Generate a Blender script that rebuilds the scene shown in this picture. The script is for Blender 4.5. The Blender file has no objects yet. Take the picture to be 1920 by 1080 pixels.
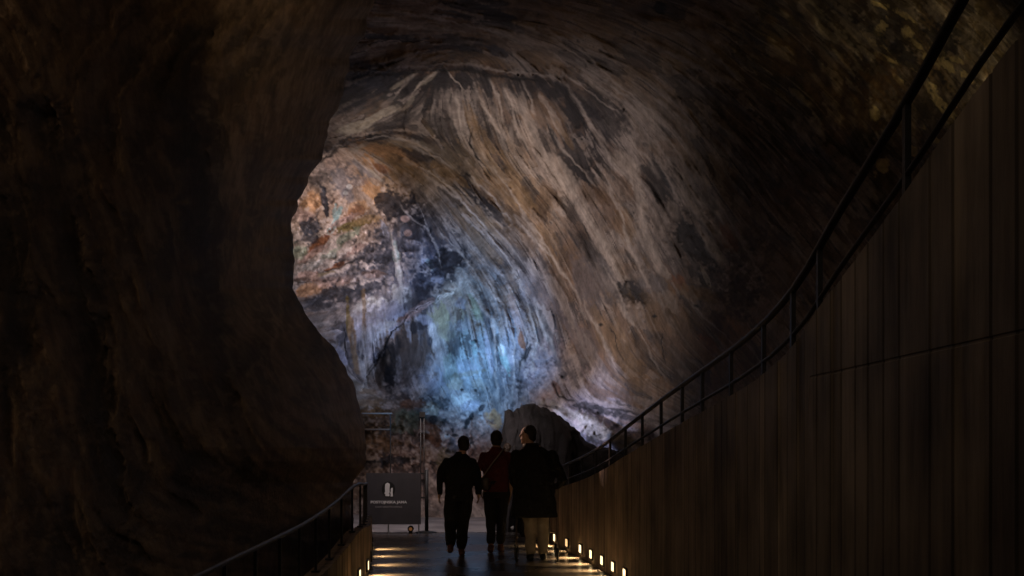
import bpy, bmesh, math, random
import numpy as np
from mathutils import Vector, Matrix
random.seed(4); RNG = np.random.default_rng(11)
F = 2200.0; CX = 960.0; HY = 830.0; EYE = 1.6
scene = bpy.context.scene
COL = scene.collection

def W(px, py, d):                       # pixel + distance -> point
    return Vector(((px-CX)/F*d, d, EYE+(HY-py)/F*d))

# ------------------------------------------------------------ object helpers
def tag(o, label=None, cat=None, group=None, kind=None):
    if label: o['label'] = label
    if cat: o['category'] = cat
    if group: o['group'] = group
    if kind: o['kind'] = kind
    return o
def empty(name, loc=(0, 0, 0), rz=0.0):
    o = bpy.data.objects.new(name, None); COL.objects.link(o)
    o.location = loc; o.rotation_euler = (0, 0, rz); o.empty_display_size = .2
    return o
def mesh_obj(name, verts, faces, mat, parent=None, smooth=False):
    me = bpy.data.meshes.new(name)
    me.from_pydata([tuple(v) for v in verts], [], [tuple(f) for f in faces]); me.update()
    if mat: me.materials.append(mat)
    if smooth:
        me.polygons.foreach_set('use_smooth', [True]*len(me.polygons))
    o = bpy.data.objects.new(name, me); COL.objects.link(o)
    if parent: o.parent = parent
    return o
class MB:
    def __init__(s): s.v = []; s.f = []
    def add(s, v, f):
        n = len(s.v); s.v += [Vector(p) for p in v]; s.f += [tuple(i+n for i in q) for q in f]
    def box(s, c, h, rot=None):
        c = Vector(c); vs = []
        for sx in (-1, 1):
            for sy in (-1, 1):
                for sz in (-1, 1):
                    p = Vector((sx*h[0], sy*h[1], sz*h[2]))
                    if rot: p = rot @ p
                    vs.append(c+p)
        s.add(vs, [(0,1,3,2),(4,6,7,5),(0,4,5,1),(2,3,7,6),(0,2,6,4),(1,5,7,3)])
    def tube(s, pts, r, n=10, sx=1.0, sy=1.0):
        pts = [Vector(p) for p in pts]; rs = r if isinstance(r, (list, tuple)) else [r]*len(pts)
        vs = []; fs = []
        for i, p in enumerate(pts):
            t = (pts[min(i+1, len(pts)-1)]-pts[max(i-1, 0)]).normalized()
            a = Vector((1, 0, 0)) if abs(t.x) < .8 else Vector((0, 1, 0))
            a = (a - t*a.dot(t)).normalized(); b = t.cross(a)
            for k in range(n):
                q = 2*math.pi*k/n
                vs.append(p + (a*math.cos(q)*sx + b*math.sin(q)*sy)*rs[i])
        for i in range(len(pts)-1):
            for k in range(n):
                fs.append((i*n+k, i*n+(k+1) % n, (i+1)*n+(k+1) % n, (i+1)*n+k))
        fs.append(tuple(reversed(range(n)))); fs.append(tuple(range((len(pts)-1)*n, len(pts)*n)))
        s.add(vs, fs)
    def limb(s, pts, rs, n=14):           # tube with round ends, for bodies
        pts = [Vector(p) for p in pts]
        d0 = (pts[0]-pts[1]).normalized(); d1 = (pts[-1]-pts[-2]).normalized()
        P = []; R = []
        for a in (80, 55, 30): P.append(pts[0]+d0*rs[0]*math.sin(math.radians(a))); R.append(rs[0]*math.cos(math.radians(a)))
        P += pts; R += list(rs)
        for a in (30, 55, 80): P.append(pts[-1]+d1*rs[-1]*math.sin(math.radians(a))); R.append(rs[-1]*math.cos(math.radians(a)))
        s.tube(P, R, n)
    def loft(s, rows, n=24, pw=2.3):      # rows (x,y,z,rx,ry), bottom to top
        vs = []; fs = []
        for (x, y, z, rx, ry) in rows:
            for k in range(n):
                q = 2*math.pi*k/n; c, d = math.cos(q), math.sin(q)
                vs.append(Vector((x+rx*math.copysign(abs(c)**(2/pw), c), y+ry*math.copysign(abs(d)**(2/pw), d), z)))
        for i in range(len(rows)-1):
            for k in range(n): fs.append((i*n+k, i*n+(k+1) % n, (i+1)*n+(k+1) % n, (i+1)*n+k))
        fs.append(tuple(reversed(range(n)))); fs.append(tuple(range((len(rows)-1)*n, len(rows)*n)))
        s.add(vs, fs)
    def ell(s, c, r, rot=None, n=16, m=10):
        vs = []; fs = []; c = Vector(c)
        for i in range(1, m):
            t = math.pi*i/m
            for k in range(n):
                q = 2*math.pi*k/n
                p = Vector((r[0]*math.sin(t)*math.cos(q), r[1]*math.sin(t)*math.sin(q), -r[2]*math.cos(t)))
                vs.append(c+(rot @ p if rot else p))
        b = Vector((0, 0, -r[2])); u = Vector((0, 0, r[2]))
        vs += [c+(rot @ b if rot else b), c+(rot @ u if rot else u)]
        for i in range(m-2):
            for k in range(n): fs.append((i*n+k, i*n+(k+1) % n, (i+1)*n+(k+1) % n, (i+1)*n+k))
        B = (m-1)*n
        for k in range(n): fs.append((B, (k+1) % n, k)); fs.append((B+1, (m-2)*n+k, (m-2)*n+(k+1) % n))
        s.add(vs, fs)
    def prism(s, poly, y0, y1):           # outline in x,z
        n = len(poly)
        vs = [(x, y0, z) for x, z in poly]+[(x, y1, z) for x, z in poly]
        fs = [tuple(range(n)), tuple(reversed(range(n, 2*n)))]+[(i, i+n, (i+1) % n+n, (i+1) % n) for i in range(n)]
        s.add(vs, fs)
    def build(s, name, mat, parent=None, smooth=False):
        o = mesh_obj(name, s.v, s.f, mat, parent, smooth)
        bm = bmesh.new(); bm.from_mesh(o.data); bmesh.ops.recalc_face_normals(bm, faces=bm.faces); bm.to_mesh(o.data); bm.free()
        return o
    def fuse(s, name, mat, parent=None, voxel=.011, it=4):   # one continuous skin
        o = s.build(name+'_src', mat)
        m = o.modifiers.new('r', 'REMESH'); m.mode = 'VOXEL'; m.voxel_size = voxel; m.use_smooth_shade = True
        if it:
            m = o.modifiers.new('s', 'SMOOTH'); m.iterations = it; m.factor = .5
        dg = bpy.context.evaluated_depsgraph_get()
        me = bpy.data.meshes.new_from_object(o.evaluated_get(dg)); me.name = name
        if not me.materials: me.materials.append(mat)
        bpy.data.objects.remove(o)
        q = bpy.data.objects.new(name, me); COL.objects.link(q)
        if parent: q.parent = parent
        return q

# ------------------------------------------------------------ materials
def mat(name, col, rough=.6, metal=0., var=0., scale=8., bump=0., emit=None, es=0., spec=.5, bscale=None):
    m = bpy.data.materials.new(name); m.use_nodes = True
    nt = m.node_tree; b = nt.nodes['Principled BSDF']
    b.inputs['Base Color'].default_value = (*col, 1); b.inputs['Roughness'].default_value = rough
    b.inputs['Metallic'].default_value = metal; b.inputs['Specular IOR Level'].default_value = spec
    tc = nt.nodes.new('ShaderNodeTexCoord')
    if var:
        n = nt.nodes.new('ShaderNodeTexNoise'); n.inputs['Scale'].default_value = scale; n.inputs['Detail'].default_value = 7
        nt.links.new(tc.outputs['Object'], n.inputs['Vector'])
        r = nt.nodes.new('ShaderNodeMapRange'); r.inputs[1].default_value = .3; r.inputs[2].default_value = .7
        r.inputs[3].default_value = 1-var; r.inputs[4].default_value = 1+var
        nt.links.new(n.outputs['Fac'], r.inputs[0])
        x = nt.nodes.new('ShaderNodeVectorMath'); x.operation = 'SCALE'; x.inputs[0].default_value = col
        nt.links.new(r.outputs[0], x.inputs['Scale']); nt.links.new(x.outputs[0], b.inputs['Base Color'])
    if bump:
        n = nt.nodes.new('ShaderNodeTexNoise'); n.inputs['Scale'].default_value = bscale or scale*3; n.inputs['Detail'].default_value = 6
        nt.links.new(tc.outputs['Object'], n.inputs['Vector'])
        bp = nt.nodes.new('ShaderNodeBump'); bp.inputs['Strength'].default_value = bump; bp.inputs['Distance'].default_value = .02
        nt.links.new(n.outputs['Fac'], bp.inputs['Height']); nt.links.new(bp.outputs[0], b.inputs['Normal'])
    if emit:
        b.inputs['Emission Color'].default_value = (*emit, 1); b.inputs['Emission Strength'].default_value = es
    return m
def rock_mat(name, bump=.6, rough=.72, s1=3.0):
    m = bpy.data.materials.new(name); m.use_nodes = True; nt = m.node_tree; b = nt.nodes['Principled BSDF']
    at = nt.nodes.new('ShaderNodeAttribute'); at.attribute_name = 'rock'
    tc = nt.nodes.new('ShaderNodeTexCoord')
    n = nt.nodes.new('ShaderNodeTexNoise'); n.inputs['Scale'].default_value = s1; n.inputs['Detail'].default_value = 9; n.inputs['Roughness'].default_value = .68
    nt.links.new(tc.outputs['Object'], n.inputs['Vector'])
    r = nt.nodes.new('ShaderNodeMapRange'); r.inputs[1].default_value = .32; r.inputs[2].default_value = .68
    r.inputs[3].default_value = .62; r.inputs[4].default_value = 1.38
    nt.links.new(n.outputs['Fac'], r.inputs[0])
    x = nt.nodes.new('ShaderNodeVectorMath'); x.operation = 'SCALE'
    nt.links.new(at.outputs['Color'], x.inputs[0]); nt.links.new(r.outputs[0], x.inputs['Scale'])
    nt.links.new(x.outputs[0], b.inputs['Base Color'])
    n2 = nt.nodes.new('ShaderNodeTexNoise'); n2.inputs['Scale'].default_value = s1*3.3; n2.inputs['Detail'].default_value = 8; n2.inputs['Roughness'].default_value = .7
    nt.links.new(tc.outputs['Object'], n2.inputs['Vector'])
    bp = nt.nodes.new('ShaderNodeBump'); bp.inputs['Strength'].default_value = bump; bp.inputs['Distance'].default_value = .06
    nt.links.new(n2.outputs['Fac'], bp.inputs['Height']); nt.links.new(bp.outputs[0], b.inputs['Normal'])
    b.inputs['Roughness'].default_value = rough; b.inputs['Specular IOR Level'].default_value = .35
    return m

# ------------------------------------------------------------ numpy noise / fields
def grid_noise(H, Wd, cell, seed):
    r = np.random.default_rng(seed)
    h = int(H/cell)+4; w = int(Wd/cell)+4
    g = r.random((h, w))
    yy = np.arange(H)/cell; xx = np.arange(Wd)/cell
    y0 = yy.astype(int); x0 = xx.astype(int); fy = yy-y0; fx = xx-x0
    fy = (fy*fy*(3-2*fy))[:, None]; fx = (fx*fx*(3-2*fx))[None, :]
    a = g[y0][:, x0]; b = g[y0][:, x0+1]; c = g[y0+1][:, x0]; d = g[y0+1][:, x0+1]
    return a*(1-fx)*(1-fy)+b*fx*(1-fy)+c*(1-fx)*fy+d*fx*fy
def fbm(H, Wd, cell, seed, oct=4, gain=.55):
    s = np.zeros((H, Wd)); a = 1; t = 0
    for o in range(oct):
        if cell/2**o < 1: break
        s += a*grid_noise(H, Wd, cell/2**o, seed+o*17); t += a; a *= gain
    s /= t; s -= s.mean(); return s/(s.std()+1e-9)
def bil(A, y, x):
    H, Wd = A.shape
    y = np.clip(y, 0, H-1.001); x = np.clip(x, 0, Wd-1.001)
    y0 = y.astype(np.int32); x0 = x.astype(np.int32); fy = y-y0; fx = x-x0
    return A[y0, x0]*(1-fx)*(1-fy)+A[y0, x0+1]*fx*(1-fy)+A[y0+1, x0]*(1-fx)*fy+A[y0+1, x0+1]*fx*fy
def lic(N, cs, sn, L, step=1.0):
    H, Wd = N.shape; Y, X = np.mgrid[0:H, 0:Wd].astype(np.float64)
    acc = N.copy(); wsum = 1.0
    for sgn in (1, -1):
        y = Y.copy(); x = X.copy(); pc = None
        for k in range(L):
            yi = np.clip(np.rint(y), 0, H-1).astype(np.int32); xi = np.clip(np.rint(x), 0, Wd-1).astype(np.int32)
            c = cs[yi, xi]; s = sn[yi, xi]
            if pc is None: c = c*sgn; s = s*sgn
            else:
                d = np.where(c*pc+s*ps < 0, -1.0, 1.0); c = c*d; s = s*d
            pc, ps = c, s
            y = y+s*step; x = x+c*step
            w = 0.5+0.5*math.cos(math.pi*k/L)
            acc += w*bil(N, y, x); wsum += w
    acc /= wsum; acc -= acc.mean(); return acc/(acc.std()+1e-9)
def tps(P, V, X, Y, sc=500., smooth=0.0):     # thin plate spline
    P = np.asarray(P, float)/sc; V = np.asarray(V, float)
    if V.ndim == 1: V = V[:, None]
    n = len(P)
    def U(r2): return np.where(r2 > 1e-12, .5*r2*np.log(r2+1e-12), 0)
    d2 = ((P[:, None]-P[None])**2).sum(-1)
    K = U(d2)+smooth*np.eye(n); Q = np.hstack([np.ones((n, 1)), P])
    A = np.zeros((n+3, n+3)); A[:n, :n] = K; A[:n, n:] = Q; A[n:, :n] = Q.T
    sol = np.linalg.solve(A, np.vstack([V, np.zeros((3, V.shape[1]))]))
    X = X/sc; Y = Y/sc
    out = [sol[n, j]+sol[n+1, j]*X+sol[n+2, j]*Y for j in range(V.shape[1])]
    for i in range(n):
        u = U((X-P[i, 0])**2+(Y-P[i, 1])**2)
        for j in range(V.shape[1]): out[j] = out[j]+sol[i, j]*u
    return out
def seg_dist(X, Y, pts):      # distance to polyline, signed side, parameter 0..1
    best = np.full(X.shape, 1e9); side = np.zeros(X.shape); par = np.zeros(X.shape)
    n = len(pts)-1
    for i in range(n):
        x0, y0 = pts[i][:2]; x1, y1 = pts[i+1][:2]
        dx, dy = x1-x0, y1-y0; L2 = dx*dx+dy*dy
        t = np.clip(((X-x0)*dx+(Y-y0)*dy)/L2, 0, 1)
        qx = X-(x0+t*dx); qy = Y-(y0+t*dy); d = np.sqrt(qx*qx+qy*qy)
        m = d < best
        best = np.where(m, d, best); side = np.where(m, np.sign(dx*(Y-y0)-dy*(X-x0)), side); par = np.where(m, (i+t)/n, par)
    return best, side, par
def sstep(a, b, x):
    t = np.clip((x-a)/(b-a), 0, 1); return t*t*(3-2*t)
def grid_mesh(name, P, colr, material, smooth=True):
    H, Wd = P.shape[:2]
    me = bpy.data.meshes.new(name)
    me.vertices.add(H*Wd); me.vertices.foreach_set('co', P.reshape(-1).astype(np.float32))
    idx = np.arange(H*Wd, dtype=np.int32).reshape(H, Wd)
    q = np.stack([idx[:-1, :-1], idx[1:, :-1], idx[1:, 1:], idx[:-1, 1:]], -1).reshape(-1, 4)
    me.loops.add(q.size); me.loops.foreach_set('vertex_index', q.reshape(-1))
    me.polygons.add(len(q)); me.polygons.foreach_set('loop_start', np.arange(0, q.size, 4, dtype=np.int32))
    me.polygons.foreach_set('use_smooth', np.ones(len(q), bool) if smooth else np.zeros(len(q), bool))
    me.update(calc_edges=True); me.validate()
    ca = me.color_attributes.new('rock', 'FLOAT_COLOR', 'POINT')
    c4 = np.ones((H*Wd, 4), np.float32); c4[:, :3] = colr.reshape(-1, 3)
    ca.data.foreach_set('color', c4.reshape(-1))
    me.materials.append(material)
    o = bpy.data.objects.new(name, me); COL.objects.link(o)
    return o

# ============================================================ CAVE SHELL
ST = 2.0; X0, X1, Y0, Y1 = -120., 2040., -120., 1120.
CW = int((X1-X0)/ST); CH = int((Y1-Y0)/ST)
cy, cx = np.mgrid[0:CH, 0:CW].astype(float); cX = X0+cx*ST; cY = Y0+cy*ST
# direction in which the flowstone runs
FL = [(700,60,3),(560,60,0),(900,60,10),(1100,120,28),(1250,230,42),(1400,430,52),(1500,600,55),(1600,300,50),(1800,200,50),(1950,500,60),
 (1400,60,35),(1700,0,40),(1000,190,62),(1100,350,60),(1200,450,66),(1050,450,56),(1150,600,60),(1250,600,58),(1000,550,60),(900,400,48),
 (830,330,38),(750,280,25),(700,305,38),(1080,700,60),(1350,650,50),(650,230,-25),(750,180,-40),(860,200,80),(930,240,66),(600,450,-35),
 (660,420,-38),(640,530,-12),(700,610,88),(760,600,86),(775,480,78),(850,620,84),(900,600,72),(950,650,74),(960,760,84),(880,750,60),
 (750,850,5),(850,850,70),(1100,800,22),(1000,700,74),(600,350,60),(680,370,55),(1200,790,15),(300,300,30),(300,800,0),(1500,900,50),(820,500,60)]
th = [math.radians(a) for _, _, a in FL]
c2, s2 = tps([(a, b) for a, b, _ in FL], np.array([[math.cos(2*t), math.sin(2*t)] for t in th]), cX, cY, smooth=.002)
ang = .5*np.arctan2(s2, c2)+fbm(CH, CW, 60, 5, 4, .65)*.075
CS, SN = np.cos(ang), np.sin(ang)
raw1 = RNG.random((CH, CW)); raw1 = (raw1-.5)*3.4
raw2 = fbm(CH, CW, 3.2, 40, 2); raw3 = fbm(CH, CW, 9, 50, 3)
L1 = lic(raw1, CS, SN, 12); L2 = lic(raw2, CS, SN, 20); L3 = lic(raw3, CS, SN, 30)
I0 = fbm(CH, CW, 3.2, 31, 2, .8); I1 = fbm(CH, CW, 7, 61, 3, .75); I2 = fbm(CH, CW, 22, 67, 4, .6); I3 = fbm(CH, CW, 70, 71, 4)
def ridged(c, s): return 1.0-2.2*np.abs(fbm(CH, CW, c, s, 4, .6))/2.0
R1 = ridged(16, 81)
def blob(x, y, rx, ry, a, soft=.5, warp=.28):
    t = math.radians(a); dx = cX-x; dy = cY-y
    u = (dx*math.cos(t)+dy*math.sin(t))/rx; v = (-dx*math.sin(t)+dy*math.cos(t))/ry
    r = np.sqrt(u*u+v*v)+warp*(.6*L3+.5*I2+.25*I1)
    return 1-sstep(1-soft, 1+soft, r)
# where the rock is crumbly rather than streaked
iso = np.zeros((CH, CW))
for a in [(640,440,120,130,0,.9),(690,500,110,50,-10,.9),(740,400,70,60,0,.7),(780,840,160,110,0,1),(1120,810,120,45,20,1),(825,510,60,50,0,.8),
          (1380,520,80,70,45,.7),(1290,420,30,60,60,.5),(1010,700,60,60,0,.6),(870,730,110,40,0,.3),(1750,150,200,160,50,.25),(1180,560,40,25,0,.5)]:
    iso = np.maximum(iso, blob(*a[:5], .6, .15)*a[5])
DK=(.032,.029,.032); DKB=(.05,.052,.065); PALE=(.40,.34,.30); CREAM=(.46,.41,.34); OCH=(.27,.18,.10); ORG=(.48,.27,.13); RUST=(.24,.09,.035)
PNK=(.44,.30,.25); GRN=(.30,.34,.24); TUR=(.30,.42,.40); LAV=(.42,.41,.46); BRN=(.17,.10,.055); OLV=(.20,.15,.055); GRY=(.20,.185,.19); BLK=(.012,.011,.012); WHT=(.62,.60,.56); MID=(.21,.165,.14)
CB = [(700,40,BRN),(900,60,(.19,.13,.085)),(780,100,BRN),(1050,90,(.22,.16,.11)),(1150,200,(.22,.18,.15)),(1250,300,(.21,.17,.145)),(1400,450,(.15,.115,.095)),(1600,250,(.07,.052,.04)),(1500,150,(.07,.055,.042)),(1560,20,(.08,.06,.045)),(1090,215,(.075,.068,.07)),(1140,250,(.08,.07,.072)),(1090,290,(.085,.075,.075)),(1010,165,(.09,.08,.08)),(1290,440,(.075,.065,.07)),(1310,500,(.09,.075,.075)),(1240,350,(.10,.085,.085)),(1180,300,(.24,.2,.18)),(1210,420,(.27,.22,.19)),(1200,240,(.26,.22,.19)),(1280,330,(.26,.22,.18)),  # far right entries darkened to keep the yellow lamplight patchy
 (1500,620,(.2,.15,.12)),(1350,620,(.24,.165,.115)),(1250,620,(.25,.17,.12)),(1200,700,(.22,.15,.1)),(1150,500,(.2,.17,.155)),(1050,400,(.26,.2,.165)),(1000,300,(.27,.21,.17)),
 (950,220,(.22,.18,.155)),(850,220,(.15,.125,.11)),(700,190,(.075,.07,.07)),(750,170,(.06,.055,.055)),(880,160,(.07,.06,.06)),(820,230,(.10,.085,.075)),(950,400,(.27,.19,.12)),(880,340,(.22,.17,.12)),(800,330,(.26,.19,.115)),  # entries below the first lip lowered for its shade
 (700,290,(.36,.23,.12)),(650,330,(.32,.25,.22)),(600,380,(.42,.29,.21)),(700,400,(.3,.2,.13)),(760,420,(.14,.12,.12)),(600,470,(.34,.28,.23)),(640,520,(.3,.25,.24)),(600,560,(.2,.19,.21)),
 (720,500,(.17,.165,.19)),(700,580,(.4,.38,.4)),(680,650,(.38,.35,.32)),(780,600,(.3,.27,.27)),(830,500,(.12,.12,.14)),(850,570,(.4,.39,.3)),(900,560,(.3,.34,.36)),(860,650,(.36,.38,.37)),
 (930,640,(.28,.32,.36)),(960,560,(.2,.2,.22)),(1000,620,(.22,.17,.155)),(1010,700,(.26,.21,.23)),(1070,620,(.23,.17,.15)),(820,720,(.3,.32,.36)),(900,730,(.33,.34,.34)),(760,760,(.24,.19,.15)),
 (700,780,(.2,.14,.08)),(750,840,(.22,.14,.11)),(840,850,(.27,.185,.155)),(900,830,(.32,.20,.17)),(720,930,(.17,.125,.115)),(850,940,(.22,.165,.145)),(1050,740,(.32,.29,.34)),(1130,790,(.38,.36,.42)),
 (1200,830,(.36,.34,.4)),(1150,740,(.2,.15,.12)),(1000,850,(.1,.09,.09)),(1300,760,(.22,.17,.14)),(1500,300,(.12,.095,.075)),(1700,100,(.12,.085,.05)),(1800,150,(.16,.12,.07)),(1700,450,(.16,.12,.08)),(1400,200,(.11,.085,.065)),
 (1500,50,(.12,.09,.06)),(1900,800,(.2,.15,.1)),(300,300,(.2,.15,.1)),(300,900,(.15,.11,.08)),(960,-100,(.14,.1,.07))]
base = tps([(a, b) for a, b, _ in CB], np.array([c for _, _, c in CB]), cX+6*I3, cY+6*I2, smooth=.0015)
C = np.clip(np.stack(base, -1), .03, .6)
def mix(mask, col):
    global C
    C = C*(1-mask[..., None])+np.array(col)*mask[..., None]
# pale flow tongues / dark streaks / brown crusts, natural to flowstone
an = 1-iso
T1 = lic(fbm(CH, CW, 9, 301, 4, .75), CS, SN, 22); T2 = lic(fbm(CH, CW, 13, 331, 4, .75), CS, SN, 26); T3 = lic(fbm(CH, CW, 6, 351, 3, .8), CS, SN, 12)
spr = (np.random.default_rng(77).random((CH, CW)) < .006).astype(float)*6
spr = spr+.5*(np.roll(spr, 1, 0)+np.roll(spr, 1, 1))
HL = lic(spr, CS, SN, 42)
spr = (np.random.default_rng(78).random((CH, CW)) < .006).astype(float)*6
HD = lic(spr+.5*np.roll(spr, 1, 0), CS, SN, 26)
G2 = fbm(CH, CW, 55, 141, 4)
e1 = T1+.22*I1+.12*I0+.45*G2; e2 = T2+.22*I1+.12*I0-.45*G2
PT1 = sstep(.45, .85, e1); PT2 = sstep(.5, .95, e2)
mix(PT1*.55*an, (.36,.31,.285)); mix(PT2*.72*an, (.055,.048,.048)); mix(sstep(.7, 1.1, -T1+.2*I1)*.3*an, (.2,.125,.08))
mix(sstep(.6, 1.3, T3)*.3*an, (.40,.35,.32)); mix(sstep(.6, 1.4, -T3)*.35*an, (.06,.05,.05))
mix(sstep(1.2, 2.6, HL)*.28*an, (.48,.42,.38)); mix(sstep(1.2, 2.6, HD)*.6*an, (.03,.025,.025))
mix(sstep(.45, .9, .7*I2+.6*I1+.35*I0)*.36*iso, (.46,.38,.33))
mix(sstep(.4, .85, -.7*I2-.7*I1-.35*I0)*.55*iso, (.06,.055,.06))
mix(sstep(.9, 1.2, I1+.5*I0)*.2*iso, (.58,.50,.45))
mix(sstep(.7, 1.5, fbm(CH, CW, 40, 91, 4)+.2*L3)*.22, (.27,.15,.06))
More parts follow.
